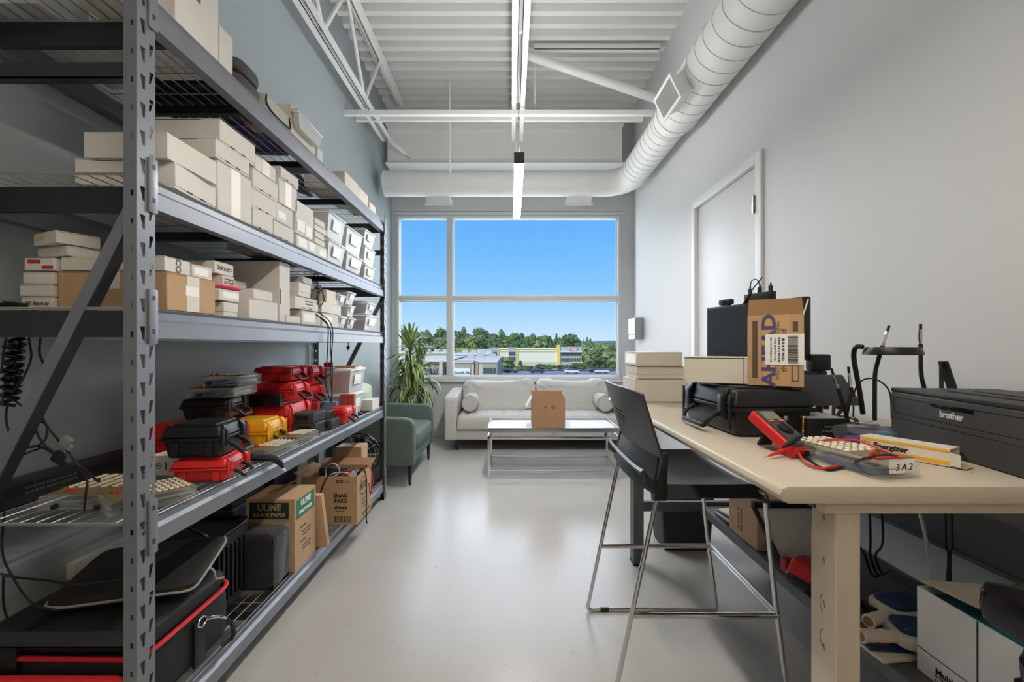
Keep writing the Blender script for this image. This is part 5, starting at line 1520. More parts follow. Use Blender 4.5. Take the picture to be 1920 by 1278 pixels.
# ---- brown box with printed tape
t = carton('taped_box', 'upright brown box with printed tape and shipping label on the black case', 'box', (.862, 1.030, 1.535, 1.665, 1.138, 1.385), m=kraft, open_top=True, rz=math.radians(-33))
a, c, h = t['dims']
tapem = mat('printed_tape', (206, 164, 116), .35)
MB().hexa([(-a, -c, h), (a, -c, h), (a, -c + .004, h), (-a, -c + .004, h), (-a + .004, -c + .012, h + .056), (a - .006, -c + .012, h + .056), (a - .006, -c + .016, h + .056), (-a + .004, -c + .016, h + .056)]).build('flap', kraft_dark, t)
MB().hexa([(a - .004, -c, h), (a, -c, h), (a, c, h), (a - .004, c, h), (a + .01, -c + .01, h + .05), (a + .014, -c + .01, h + .05), (a + .014, c, h + .05), (a + .01, c, h + .05)]).build('flap', card_white, t)
MB().hexa([(-a, -c, h), (-a + .004, -c, h), (-a + .004, c, h), (-a, c, h), (-a + .006, -c + .012, h + .054), (-a + .01, -c + .012, h + .054), (-a + .01, c, h + .054), (-a + .006, c, h + .054)]).build('flap', card_white, t)
MB().box(-a * .42, a * .50, -c - .0007, -c - .0001, 0, h).build('printed_tape', tapem, t)
olive = mat('print_olive', (96, 76, 52), .7)
for (xa, xb, za, zb) in ((-.82, -.62, .1, .92), (.58, .62, .085, .3), (.80, .84, .085, .3), (.58, .84, .07, .085), (.62, .8, .76, .9)):
    MB().box(a * xa, a * xb, -c - .0006, -c, h * za, h * zb).build('printed_mark', olive, t)
pur = mat('tape_print_purple', (84, 78, 118), .6)
text(t, 'AHEAD', .056, (-a * .20, -c - .0014, h * .50), '-y', pur, roll=PI / 2, bold=.002, sx=1.35)
text(t, 'PROTECTIVE PACKAGING', .017, (a * .10, -c - .0014, h * .5), '-y', mat('print_grey', (110, 100, 108), .6), roll=PI / 2)
text(t, 'thoroughbred', .026, (a * .32, -c - .0014, h * .5), '-y', mat('print_grey', (110, 100, 108), .6), roll=PI / 2, bold=.0004)
MB().box(-a * .34, a * .985, -c - .0030, -c - .0022, h * .30, h * .73).box(a * .985, a + .001, -c - .0030, c * .3, h * .30, h * .73).build('shipping_label', paper, t)
bc = MB()
zb = h * .32
random.seed(3)
while zb < h * .70:
    th = random.choice((.0012, .002, .003))
    bc.box(a * .45, a * .80, -c - .0038, -c - .0031, zb, zb + th)
    zb += th + random.choice((.0012, .002))
bc.build('barcode', ink, t)
for k, sz in enumerate((.006, .006, .008, .010)):
    lines(t, (-a * .14 + .012 * k, -c - .0032, h * .51), '-y', .085 - .006 * (k % 2), sz, ink_grey, 1, PI / 2)
# ---- monitor facing the stool
mt = thing('monitor', 'wide black monitor facing the stool behind the boxes', 'monitor', (0, 0, 0))
p_l = Vector((PX(1325, 2.5), 2.5)); p_r = Vector((PX(1510, 1.9), 1.9))
dv = (p_r - p_l).normalized(); nv_ = Vector((dv.y, -dv.x))
if nv_.x > 0: nv_ = -nv_
ctr = (p_l + p_r) / 2
zb_, zt_ = 1.215, 1.486
mt.location = (ctr.x, ctr.y, DZT + .002)
mt.rotation_euler = (0, 0, math.atan2(dv.y, dv.x))
Wm = (p_r - p_l).length / 2
z0_, z1_ = zb_ - DZT, zt_ - DZT
MB().box(-Wm, Wm, .0, .03, z0_, z1_).build('housing', black_plastic, mt, bevel=.004)
MB().box(-Wm + .010, Wm - .010, -.0012, -.0002, z0_ + .012, z1_ - .010).build('screen', mat('screen_dark', (40, 44, 54), .25), mt)
MB().box(-.10, .10, .03, .05, z0_ + .06, z1_ - .06).build('back_shell', black_plastic, mt, bevel=.006)
MB().box(-.03, .03, .05, .09, 0.0, .34).build('stand_post', black_plastic, mt, bevel=.004)
MB().box(-.12, .12, -.05, .12, 0, .012).build('stand_base', black_plastic, mt, bevel=.004)
wc = thing('webcam', 'small black webcam clipped on the monitor top', 'webcam', (0, 0, 0))
def on_mon(u, z, d=0.0):
    p = p_l + dv * ((p_r - p_l).length * u) - nv_ * (d + .015)
    return (p.x, p.y, z)
wc.location = on_mon(.22, zt_ + .001); wc.rotation_euler = mt.rotation_euler
MB().box(-.045, .045, -.015, .012, .006, .036).build('body', black_plastic, wc, bevel=.009)
MB().lathe([(.008, -.003), (.008, 0)], (0, -.0155, .021), 14, 'y').build('lens', black_gloss, wc)
MB().box(-.02, .02, -.012, .012, 0, .008).build('clip', black_plastic, wc)
hb = thing('usb_hub', 'black hub with three plugs on top of the monitor', 'hub', on_mon(.58, zt_ + .001)); hb.rotation_euler = mt.rotation_euler
MB().box(-.085, .085, -.015, .012, 0, .045).build('body', black_plastic, hb, bevel=.004)
for k, x in enumerate((-.06, .0, .065)):
    pg = MB().box(x - .006, x + .006, -.008, .006, .045, .072).tube([(x, 0, .072), (x, 0, .085)], .004, 6).build('plug', black_rubber, hb)
cable('hub_cable', '', [(-.06, 0, .085), (-.05, 0, .11), (-.02, 0, .112), (0, 0, .085)], .0025, black_rubber, hb)
cable('hub_cable', '', [(-.085, -.018, .0), (-.03, -.018, .06), (.03, -.015, .115)], .003, black_rubber, hb)
# monitor arm joint
t = thing('jointed_bracket', 'black jointed bracket below the right end of the monitor', 'bracket', (1.29, 1.885, DZT + .002))
MB().lathe([(.03, 0), (.03, .02), (.014, .022), (.014, .20)], (0.02, .02, 0), 16).build('post', black_plastic, t, smooth=True)
MB().box(-.02, .06, .0, .05, .20, .27).build('joint', black_plastic, t, bevel=.01)
MB().box(-.06, .05, .01, .045, .165, .20).build('arm_link', mat('navy_arm', (34, 36, 58), .4), t, bevel=.008)
# tilted dark stand
t = thing('laptop_stand', 'dark grey slanted laptop stand behind the large black case', 'stand', (1.235, 1.74, DZT + .002))
MB().hexa([(-.15, -.01, .075), (.125, -.01, .075), (.125, -.004, .075), (-.15, -.004, .075), (-.15, .05, .19), (.09, .05, .19), (.09, .056, .19), (-.15, .056, .19)]).build('plate', dark_grey_pl, t, bevel=.002)
for x in (-.1, .06):
    MB().bar((x, .0, .075), (x, .06, 0), .014, .006).bar((x, .06, 0), (x, .055, .17), .012, .006).build('bracket', black_plastic, t)
for x in (-.02, .03):
    MB().box(x - .01, x + .01, -.018, .0, .062, .076).build('stopper', black_rubber, t, bevel=.003)
# ---- multimeter on its stand
mm = thing('multimeter', 'red multimeter with dark face leaning by the black case', 'multimeter', (.815, 1.33, DZT + .010))
mm.rotation_euler = (math.radians(-38), math.radians(0), math.radians(38))
mm.rotation_mode = 'XYZ'
MB().box(-.040, .040, -.09, .09, 0, .034).build('holster', red_plastic, mm, bevel=.008, seg=3)
MB().box(-.033, .033, -.075, .083, .033, .038).build('face', dark_grey_pl, mm, bevel=.003)
MB().box(-.026, .026, .040, .074, .038, .0395).build('display', mat('lcd', (120, 128, 112), .3), mm)
MB().lathe([(.022, 0), (.020, .007), (.012, .009)], (0, -.005, .038), 24).box(-.002, .002, -.024, .014, .046, .049).build('dial', black_plastic, mm)
for x in (-.018, .018):
    MB().box(x - .008, x + .008, .028, .034, .038, .041).build('button', mat('orange_button', (226, 120, 60), .4), mm)
for x in (-.02, .0, .02):
    MB().lathe([(.006, 0), (.006, .004)], (x, -.055, .038), 12).build('socket', black_gloss, mm)
_y = Vector((-.035, .13, .075)).normalized()
_z = Vector((.16, -.44, .88)); _z = (_z - _y * _z.dot(_y)).normalized()
_x = _y.cross(_z)
mm.rotation_euler = Matrix((_x, _y, _z)).transposed().to_euler()
mm.location = (.785, 1.315, DZT + .038)
o = MB().box(-.025, .025, -.003, .003, 0, .05).build('prop_stand', black_plastic, mm); o.location = (0, .03, -.05)
# probes and leads
def dp(x, y, z): return (PX(x, YZ(y, z)), YZ(y, z), z)
rl = [dp(1500, 838, DZT + .022), dp(1540, 826, DZT + .05), dp(1570, 824, DZT + .055), dp(1610, 826, DZT + .055), dp(1660, 845, DZT + .052), dp(1690, 858, DZT + .05)]
cable('test_lead', 'red test lead crossing over the keypad box to its probe', rl, .0032, cable_red, group='multimeter leads')
rl2 = [dp(1495, 845, DZT + .02), dp(1512, 868, DZT + .008), dp(1545, 878, DZT + .006), dp(1590, 866, DZT + .012), dp(1640, 858, DZT + .052), dp(1690, 858, DZT + .054)]
cable('test_lead', 'red test lead sagging in front of the keypad box', rl2, .0032, cable_red, group='multimeter leads')
rl3 = [dp(1490, 838, DZT + .02), dp(1515, 860, DZT + .005), dp(1550, 880, DZT + .004), dp(1590, 872, DZT + .010), dp(1625, 858, DZT + .052), dp(1665, 852, DZT + .054), dp(1682, 855, DZT + .054)]
cable('test_lead', 'black test lead sagging in front of the keypad box', rl3, .0032, black_rubber, group='multimeter leads')
t = thing('test_probe', 'red test probe pointing off the multimeter toward the bench edge', 'probe', (0, 0, 0))
pa, pb = Vector(dp(1432, 858, DZT + .006)), Vector(dp(1500, 832, DZT + .03))
MB().tube([pa.lerp(pb, .15), pa.lerp(pb, .3), pa.lerp(pb, .5), pb], [.003, .005, .0065, .0075], 8).build('grip', red_plastic, t, smooth=True)
MB().tube([pa, pa.lerp(pb, .15)], .001, 5).build('tip', chrome, t)
t = thing('test_clip', 'black test clip hooked on the multimeter face', 'clip', (0, 0, 0))
pa, pb = Vector(dp(1468, 838, DZT + .035)), Vector(dp(1500, 818, DZT + .06))
MB().tube([pa, pa.lerp(pb, .4), pb], [.004, .008, .006], 8).build('grip', black_rubber, t, smooth=True)
MB().tube([pb, pb + Vector((.01, 0, .01))], .003, 6).build('jaw', black_rubber, t)
# ---- keypad box on the bench
t = keypad('clear keypad box labelled by hand on the bench, under the red leads', (.815, .935, 1.035, 1.30, DZT, 1.02), rz=math.radians(12), group=None, jack=False)
a, c, h = t['dims']
MB().box(-a * .55, a * .65, -c - .0012, -c - .0004, h * .56, h * .98).box(-a * .55, a * .25, -c - .0012, -c - .0004, h * .28, h * .52).build('paper_label', paper, t)
text(t, '3 A 2', .022, (.008, -c - .0016, h * .6), '-y', ink, name='handwriting', shear=.2)
# ---- battery carton
pA, pB = Vector((PX(1632, 1.30), 1.30)), Vector((1.135, 1.125))
dd = pB - pA
t = thing('battery_box', 'long white and yellow battery carton with its near end open', 'box', ((pA.x + pB.x) / 2, (pA.y + pB.y) / 2 + .02, DZT + .002), math.atan2(dd.y, dd.x))
L2 = dd.length / 2
wv = .004
hb_ = .046
MB().box(-L2, L2, -.028, -.026, 0, hb_).box(-L2, L2, .026, .028, 0, hb_).box(-L2, L2, -.026, .026, 0, .002).box(-L2, L2, -.026, .026, hb_ - .002, hb_).box(-L2, -L2 + .002, -.026, .026, .002, hb_ - .002).build('sleeve', card_cream, t, bevel=.0005, seg=1)
MB().box(-L2 + .001, L2, -.0288, -.0282, hb_ - .010, hb_ - .004).box(-L2 * .1, L2 * .98, -.0288, -.0282, .004, .014).build('yellow_band', yellow_plastic, t)
text(t, 'Energizer', .021, (-L2 * .28, -.0292, .024), '-y', ink, bold=.0006, shear=.2)
text(t, 'AA24', .009, (-L2 * .86, -.0292, .030), '-y', ink)
MB().hexa([(L2, -.027, .001), (L2 + .03, -.03, .001), (L2 + .03, .02, .001), (L2, .026, .001), (L2, -.027, .002), (L2 + .03, -.03, .002), (L2 + .03, .02, .002), (L2, .026, .002)]).build('end_flap', kraft, t)
MB().hexa([(L2, -.0285, .004), (L2 + .022, -.036, .004), (L2 + .022, -.035, .004), (L2, -.0275, .004), (L2, -.0285, .038), (L2 + .022, -.036, .034), (L2 + .022, -.035, .034), (L2, -.0275, .038)]).build('end_flap', card_cream, t)
# ---- small black device box
t = thing('device_box', 'small black device with faint lettering beside the equipment case', 'electronics', (1.035, 1.57, DZT + .002))
MB().box(-.066, .066, -.105, .105, 0, .068).build('body', black_plastic, t, bevel=.003)
MB().box(-.062, .062, -.10, .10, .068, .0695).build('top_plate', mat('graphite_top', (150, 150, 150), .35), t)
lines(t, (.004, -.1056, .042), '-y', .03, .005, ink_grey)
lines(t, (.004, -.1056, .028), '-y', .045, .006, ink_grey)
# ---- helping hands with magnifier lamp
hh = thing('magnifier_station', 'black soldering stand with magnifier ring and flexible clip arms', 'stand', (0, 0, 0))
Yh = 1.53
MB().box(PX(1588, Yh), PX(1700, Yh), Yh - .06, Yh + .10, DZT + .002, DZT + .016).build('base_plate', black_plastic, hh, bevel=.003)
def arm(pts, tip=True, Y=Yh, r=.0065):
    P = [(PX(x, Y + dy), Y + dy, PZ(y, Y + dy)) for x, y, dy in pts]
    MB().tube(smooth_path(P, 6), r, 8).build('flexible_arm', black_rubber, hh, smooth=True)
    if tip:
        e = Vector(P[-1]); d_ = (e - Vector(P[-2])).normalized()
        cl = MB().tube([e, e + d_ * .015, e + d_ * .04, e + d_ * .055], [.004, .0055, .005, .0035], 6).build('clip', chrome, hh)
        MB().tube([e + d_ * .05, e + d_ * .072], [.0042, .0042], 6).build('clip_tip', black_rubber, cl)
arm([(1590, 792, .0), (1586, 775, 0), (1575, 740, 0), (1571, 728, 0)])
arm([(1584, 790, .02), (1590, 760, .02), (1596, 735, .02), (1595, 726, .02)])
arm([(1618, 776, .05), (1612, 735, .05), (1602, 680, .05), (1601, 660, .04), (1606, 650, .02), (1618, 650, .0)], tip=False, r=.008)
arm([(1640, 788, .0), (1640, 740, 0), (1641, 700, 0), (1648, 670, 0), (1655, 648, .0)])
rc = (PX(1659, Yh), Yh - .03, PZ(657, Yh - .03))
MB().lathe([(.054, -.010), (.080, -.014), (.080, -.006), (.072, .012), (.054, .010), (.054, -.010)], rc, 32, caps=False).build('magnifier_ring', black_plastic, hh, smooth=True)
MB().lathe([(.0, -.002), (.054, -.002), (.054, .002), (.0, .002)], rc, 32, caps=False).build('lens', clear_case_m, hh, smooth=True)
t = thing('clip_arm', 'single flexible clip arm standing behind the printer', 'stand', (0, 0, 0))
Yq = 1.45
P = [(PX(1736, Yq), Yq + .25, DZT + .004), (PX(1732, Yq), Yq + .14, PZ(735, Yq)), (PX(1727, Yq), Yq + .03, PZ(700, Yq)), (PX(1726, Yq), Yq, PZ(645, Yq))]
P = [(PX(1738, 1.66), 1.66, DZT + .03), (PX(1733, 1.66), 1.66, PZ(730, 1.66)), (PX(1727, 1.66), 1.66, PZ(700, 1.66)), (PX(1726, 1.66), 1.66, PZ(645, 1.66))]
MB().tube(smooth_path(P, 6), .007, 8).build('flexible_arm', black_rubber, t, smooth=True)
e = Vector(P[-1])
MB().tube([e, e + Vector((0, 0, .015)), e + Vector((0, 0, .045)), e + Vector((0, 0, .06))], [.004, .006, .006, .004], 6).build('clip', chrome, t)
MB().tube([e + Vector((0, 0, .055)), e + Vector((0, 0, .075))], .005, 6).build('clip_tip', black_rubber, t)
MB().lathe([(.04, 0), (.04, .02), (.01, .03)], (P[0][0], P[0][1], DZT + .002), 16).build('foot', black_plastic, t)
o = MB().hexa([(1.585, 1.60, .98), (1.60, 1.60, .98), (1.60, 1.606, .98), (1.585, 1.606, .98), (1.535, 1.60, 1.215), (1.55, 1.60, 1.235), (1.55, 1.606, 1.235), (1.535, 1.606, 1.215)])
t = thing('folded_stand', 'black folded tablet stand peeking over the printer', 'stand', (0, 0, DZT + .002))
xa, xb = PX(1766, 1.62), PX(1797, 1.62)
MB().bar((xa, 1.62, 0), (xa - .002, 1.62, PZ(679, 1.62) - DZT), .006, .012, (0, 1, 0)).build('rear_leg', black_plastic, t)
MB().bar((xa + .004, 1.62, PZ(678, 1.62) - DZT), (xb + .03, 1.62, 0), .010, .03, (0, 1, 0)).build('front_leg', black_plastic, t)
# ---- clear bag with blue caps, tangle of cords
t = thing('parts_bag', 'clear crumpled bag with blue and violet parts before the printer', 'bag', (PX(1625, 1.36), 1.38, DZT + .002))
MB().super(-.07, .085, -.05, .05, 0, .065, .6, .6, 16, 28, nz=.016, nf=28).build('film', clear_wrap_m, t)
MB().super(-.05, .04, -.03, .03, .004, .03, .6, .6, 8, 14, nz=.006, nf=40).build('violet_parts', mat('violet_parts', (74, 62, 130), .5), t, smooth=True)
MB().box(.045, .075, -.03, .0, .004, .045).build('blue_cap', mat('blue_cap', (84, 150, 184), .4), t, bevel=.005)
for k in range(5):
    pts = [(1.20 + .05 * math.sin(k * 2.1 + j * 1.3) + .012 * j, 1.80 - .05 * j + .03 * math.cos(k + j), DZT + .006 + .01 * (k % 3) + (.02 * math.sin(j * 1.5 + k) ** 2)) for j in range(6)]
    lab = ('lowest', 'second', 'third', 'fourth', 'topmost')[k]
    cable('tangled_cord', lab + ' black cord in the tangle behind the soldering stand', pts, .003, black_rubber, group='cords tangled on the bench')
pts = [(PX(1600, 1.75), 1.75, DZT + .03), (PX(1602, 1.75), 1.75, PZ(735, 1.75)), (PX(1618, 1.75), 1.75, PZ(712, 1.75)), (PX(1645, 1.75), 1.75, PZ(712, 1.75)), (PX(1668, 1.75), 1.75, PZ(735, 1.75)), (PX(1672, 1.75), 1.75, DZT + .02)]
cable('tangled_cord', 'black cord rising in a loop beside the magnifier', pts, .003, black_rubber, group='cords tangled on the bench')
# ---- printer
prn = thing('printer', 'dark grey laser printer at the near end of the bench', 'printer', (0, 0, DZT + .002))
q0 = Vector((1.262, 1.488)); q1 = Vector((1.185, 1.03))
dd = (q1 - q0).normalized()
prn.location = (q0.x, q0.y, DZT + .002)
prn.rotation_euler = (0, 0, math.atan2(dd.y, dd.x))        # local x runs along the front towards the viewer, local +y into the machine
PW, PD, PH = .47, .30, .168
pm = mat('printer_grey', (66, 66, 67), .5, bump=.03, bump_scale=500)
pd_ = mat('printer_dark', (44, 44, 46), .5)
MB().box(0, PW, 0, PD, 0, PH - .012).build('body', pm, prn, bevel=.005, seg=3)
MB().box(-.001, PW + .001, -.001, PD, PH - .012, PH).build('top_cover', pd_, prn, bevel=.004)
MB().box(.12, PW - .05, .08, PD - .02, PH, PH + .004).box(.16, PW - .08, .12, PD - .05, PH + .004, PH + .007).build('output_tray', pd_, prn, bevel=.002)
ln = MB()
for (xa, xb, za, zb2) in ((.015, PW - .01, .138, .1392), (.015, PW - .01, .088, .0892), (.015, .0162, .088, .1392), (0.0, PW, .072, .0732)):
    ln.box(xa, xb, -.0006, .001, za, zb2)
ln.build('panel_gap', black_gloss, prn)
MB().box(.172, .323, -.0008, .002, .126, .138).build('finger_slot', black_gloss, prn, bevel=.002)
text(prn, 'brother', .026, (.25, -.001, .112), '-y', mat('print_silver', (216, 216, 216), .4), bold=.0008)
MB().lathe([(.02, 0), (.02, .006)], (.28, -.002, .0), 16, 'y').build('tray_cutout', black_gloss, prn)
# ---- power strip and cords under the bench
t = thing('power_strip', 'white power strip with glowing red switch under the bench', 'power strip', (1.50, 1.83, .735))
MB().box(-.03, .03, -.14, .10, -.035, .035).build('body', white_plastic, t, bevel=.008)
MB().box(-.032, -.029, -.085, -.055, -.014, .014).build('switch', mat('switch_red', (180, 60, 40), .3), t)
cable('cord', '', [(0, -.14, -.01), (.0, -.18, -.06), (.01, -.20, -.16), (.015, -.215, -.30)], .006, white_plastic, t)
for k, (x, lab) in enumerate(((1612, 'leftmost'), (1622, 'middle'), (1632, 'rightmost'))):
    Yk = 1.75 + .03 * k
    pts = [(PX(x + 4, Yk), Yk, DZT - .05), (PX(x - 4 + 14 * k, Yk), Yk, PZ(1000, Yk)), (PX(x + 10, Yk), Yk, PZ(1040, Yk)), (PX(x + 22, Yk), Yk, PZ(1075, Yk)), (PX(x + 34, Yk), Yk, shz + .03)]
    cable('bench_cord', lab + ' of three black cords dropping under the bench', pts, .004, black_rubber, group='cords under the bench')
for k, (x, lab) in enumerate(((1776, 'left'), (1782, 'right'))):
    Yk = 1.45 + .02 * k
    pts = [(PX(x, Yk), Yk, DZT - .05), (PX(x - 3 + 6 * k, Yk), Yk, PZ(1010, Yk)), (PX(x + 3 - 4 * k, Yk), Yk, PZ(1045, Yk)), (PX(x - 6 + 8 * k, Yk), Yk, shz + .05)]
    cable('bench_cord', lab + ' of two black cords behind the white carton under the bench', pts, .004, black_rubber, group='cords under the bench')

# ================================================================ lower shelf goods
S = shz
t = carton('kraft_box', 'kraft carton with faint print on the lower bench shelf', 'box', (1.115, 1.33, 2.03, 2.29, S, .53), m=kraft, style='rsc')
a, c, h = t['dims']
lines(t, (-a - .0006, .02, h * .5), '-x', .11, .016, mat('print_brown', (120, 88, 60), .7), 2, PI / 2)
for k in range(4):
    o = MB().box(-.09 + .005 * k, .10, -.07, .07 - .004 * k, 0, .010).build('folder', card_cream if k % 2 else dark_grey_pl, bevel=.002)
    o.location = (1.215, 2.40, S + .002 + k * .0108); o.rotation_euler = (0, 0, .05 * k)
    tag(o, ('bottom', 'second', 'third', 'top')[k] + ' flat folder in the pile at far end of lower shelf', 'folder', 'folders on the lower shelf')
t = thing('framed_board', 'white board in a black frame leaning on the lower bench shelf', 'board', (0, 0, 0))
def q4(bl, br, tr, tl, th):
    return [bl, br, (br[0], br[1] + th, br[2]), (bl[0], bl[1] + th, bl[2]), tl, tr, (tr[0], tr[1] + th, tr[2]), (tl[0], tl[1] + th, tl[2])]
MB().hexa(q4((1.145, 1.88, S + .004), (1.42, 1.88, S + .004), (1.36, 1.98, .575), (1.075, 1.98, .575), .012)).build('panel', white_plastic, t, bevel=.002)
MB().bar((1.138, 1.878, S + .008), (1.068, 1.978, .576), .014, .016).bar((1.066, 1.976, .58), (1.38, 1.976, .58), .03, .028).build('frame', black_plastic, t, bevel=.002)
MB().lathe([(.016, 0), (.016, .002)], (1.30, 1.916, .46), 16, 'y').build('screw_boss', card_grey, t)
MB().box(1.288, 1.312, 1.913, 1.9155, .4585, .4615).box(1.2985, 1.3015, 1.913, 1.9155, .448, .472).build('screw_cross', ink, t)
t = thing('battery_charger', 'red and black tool battery charger on the lower bench shelf', 'charger', (1.17, 1.74, S + .002), math.radians(15))
MB().super(-.085, .085, -.06, .06, 0, .05, .4, .35, 12, 24).build('base', black_plastic, t, smooth=True)
MB().frustum((-.08, .08, -.055, .055), (-.06, .055, -.04, .04), .03, .10).build('shell', red_plastic, t, bevel=.014, seg=3)
MB().box(-.05, .0, -.03, .03, .10, .106).build('rail_slot', red_dark, t, bevel=.002)
o = MB().box(-.02, .02, -.02, .02, 0, .06).build('red_can', red_dark, bevel=.008); o.location = (1.14, 1.93 - .02, S + .002); o.location = (1.135, 1.84, S + .002)
tag(o, 'small red tin beside the tool charger on the lower shelf', 'tin')
o = MB().super(-.05, .05, -.045, .045, 0, .09, .5, .6, 12, 22, nz=.004).build('tape_roll', mat('grey_white', (196, 196, 190), .5), smooth=True); o.location = (1.155, 1.57, S + .004)
tag(o, 'white rounded dispenser behind the near bench leg', 'dispenser')
o = MB().super(-.05, .06, -.06, .06, 0, .06, .5, .5, 12, 22, nz=.01, nf=20).build('black_pouch', black_plastic, smooth=True); o.location = (1.25, 1.50, S + .004)
tag(o, 'black pouch with red trim on the lower bench shelf', 'pouch')
# magazines / printed packets and tape guns
navy = mat('navy_print', (26, 52, 96), .35)
for k, (x, y, z, rz, m, lab) in enumerate(((1.17, 1.42, S + .002, .1, card_cream, 'white padded envelope at the bottom of the packets on lower shelf'), (1.18, 1.44, S + .014, -.1, navy, 'navy printed packet lying on the padded envelope'), (1.16, 1.50, S + .026, .25, navy, 'navy packet with red and yellow stripes behind the tape guns'))):
    t = thing('printed_packet', lab, 'packet', (x, y, z), rz)
    MB().box(-.09, .10, -.10, .09, 0, .010).build('sheet', m, t, bevel=.003)
    if k:
        MB().box(-.07, -.02, -.085, -.04, .010, .0106).build('red_print', red_dark, t)
        MB().box(-.07, .02, -.035, -.03, .010, .0106).build('yellow_print', yellow_plastic, t)
for k, (x, y, z, rz, lab) in enumerate(((1.235, 1.47, S + .040, .12, 'cream tape gun with navy side plate lying on the packets'), (1.185, 1.375, S + .028, -.25, 'second tape gun with cream grip in front of the packets'))):
    t = thing('tape_gun', lab, 'tape gun', (x, y, z), rz, 'tape guns')
    MB().super(-.02, .15, -.06, .075, 0, .045, .35, .55, 14, 30).build('frame', card_cream, t, smooth=True)
    MB().super(-.005, .14, -.045, .06, .036, .055, .3, .45, 10, 26).build('side_plate', navy, t, smooth=True)
    for (u, v) in ((.01, -.03), (.12, -.03), (.01, .045), (.12, .045)):
        MB().lathe([(.004, 0), (.004, .002)], (u, v, .0545), 8).build('screw', chrome, t)
    P_ = [(-.115, -.045, .026), (-.085, -.038, .027), (-.05, -.03, .026), (-.01, -.02, .024), (.03, -.005, .022)]
    MB().tube(smooth_path(P_, 4), [.021, .0205, .019, .018, .0195, .018, .017, .0185, .0195, .018, .017, .0185, .0195, .019, .018, .018, .018], 12).build('grip', card_cream, t, smooth=True)
    MB().tube([(-.1165, -.0455, .026), (-.114, -.0448, .026)], .015, 12).build('grip_hollow', kraft_dark, t)
# white multi-use paper carton, with open flap and teal paper
t = carton('paper_carton', 'white paper carton lettered Multiuse with teal paper inside under the bench', 'box', (1.175, 1.42, 1.0, 1.296, S, .585), m=white_plastic, open_top=True)
a, c, h = t['dims']
MB().box(-a + .006, a - .006, -c + .006, c - .006, .005, h - .02).build('paper_ream', mat('teal_paper', (64, 140, 160), .5, noise_amt=.2, noise_scale=20), t, bevel=.003)
MB().hexa([(a - .004, -c, h - .002), (a, -c, h), (a, c, h), (a - .004, c, h - .002), (-a + .06, -c - .01, h + .014), (-a + .06, -c - .01, h + .018), (-a + .01, c, h + .018), (-a + .01, c, h + .014)]).build('flap', card_cream, t)
MB().box(-a - .0008, -a, -.022, -.018, h * .28, h).box(-a - .0008, -a, -c, c, h * .275, h * .285).build('panel_seam', seam, t)
text(t, 'Multiuse | Us', .025, (-a - .0008, c * .62, h * .14), '-x', ink, align='LEFT', bold=.0004)
lines(t, (-a - .0008, c * .42, h * .06), '-x', .06, .007, ink_grey, 2)
# black bagged object at the right border
t = thing('bagged_bundle', 'bundle wrapped in shiny black plastic at the lower right', 'bundle', (1.22, .94, .352))
t.location = (1.165, .885, 0)
MB().super(-.12, .15, -.09, .07, .012, .72, .35, .45, 44, 56, nz=.030, nf=17).build('wrap', black_gloss, t, smooth=True)
MB().super(-.165, .16, -.11, .085, .69, .775, .25, .25, 16, 40, nz=.012, nf=24).build('folded_top', black_gloss, t, smooth=True)
# ---- waste bin beyond the bench
t = thing('waste_bin', 'dark grey waste bin on the floor beyond the bench', 'bin', (1.10, 2.90, 0))
MB().frustum((-.145, .145, -.11, .11), (-.165, .165, -.125, .125), .001, .36).build('body', mat('bin_grey', (52, 54, 58), .55), t, bevel=.018, seg=3)
MB().tube(ringpath(-.168, .168, -.128, .128, .36, 40, .25), .008, 6, True).build('rim', mat('bin_grey', (52, 54, 58), .55), t, smooth=True)
cable('bin_cord', 'thin black cord dangling beside the waste bin', [(1.28, 2.70, S - .02), (1.275, 2.70, .25), (1.285, 2.70, .20), (1.29, 2.70, .16)], .004, black_rubber)

# ================================================================ stool
st = thing('counter_stool', 'black counter stool with chrome sled frame tucked under the bench', 'stool', (0, 0, 0))
sy0, sy1 = 1.60, 2.155
seat_m = mat('stool_plastic', (46, 47, 50), .33, bump=.05, bump_scale=600)
SH = .772
def seatf(u, v):
    x = .475 + .46 * u
    y = sy0 - .025 + (sy1 - sy0 + .05) * v
    e = abs(v - .5) * 2
    z = SH - .012 * math.sin(PI * u) * (1 - e ** 2) + .018 * e ** 3
    if u < .16: z += .05 * ((.16 - u) / .16) ** 2
    if e > .88: z -= .045 * ((e - .88) / .12) ** 2
    if u > .82: z -= .045 * ((u - .82) / .18) ** 2
    ys = y
    if u > .85: ys = 1.8775 + (y - 1.8775) * (1 - .10 * ((u - .85) / .15) ** 2)
    return (x, ys, z)
MB().grid(seatf, 24, 20).build('seat', seat_m, st, smooth=True, solid=.012)
# back: perforated upper shell, waist below
holes = {(14, 9), (16, 9), (18, 9), (20, 9), (13, 11), (15, 11), (17, 11), (19, 11), (21, 11), (14, 13), (16, 13), (18, 13), (20, 13)}
NV, NU = 30, 26
def backf(u, v):
    y = sy0 - .03 + (sy1 - sy0 + .06) * v
    z = .885 + .235 * u
    x = .535 - .070 * u + .035 * (1 - (2 * v - 1) ** 2) * -.9
    if u < .0: pass
    k = abs(v - .5) * 2
    z += -.01 * k ** 4 * u
    return (x, y, z)
MB().grid(backf, NU, NV, lambda i, j: (j, i) in holes).build('backrest', seat_m, st, smooth=True, solid=.008)
def waist(u, v):
    w_ = .93 - .10 * u
    y = 1.8775 + (v - .5) * (sy1 - sy0 + .06) * w_
    z = .755 + .135 * u
    x = .50 + .035 * u - .0315 * (1 - (2 * v - 1) ** 2)
    return (x, y, z)
MB().grid(waist, 8, 20).build('back_support', seat_m, st, smooth=True, solid=.010)
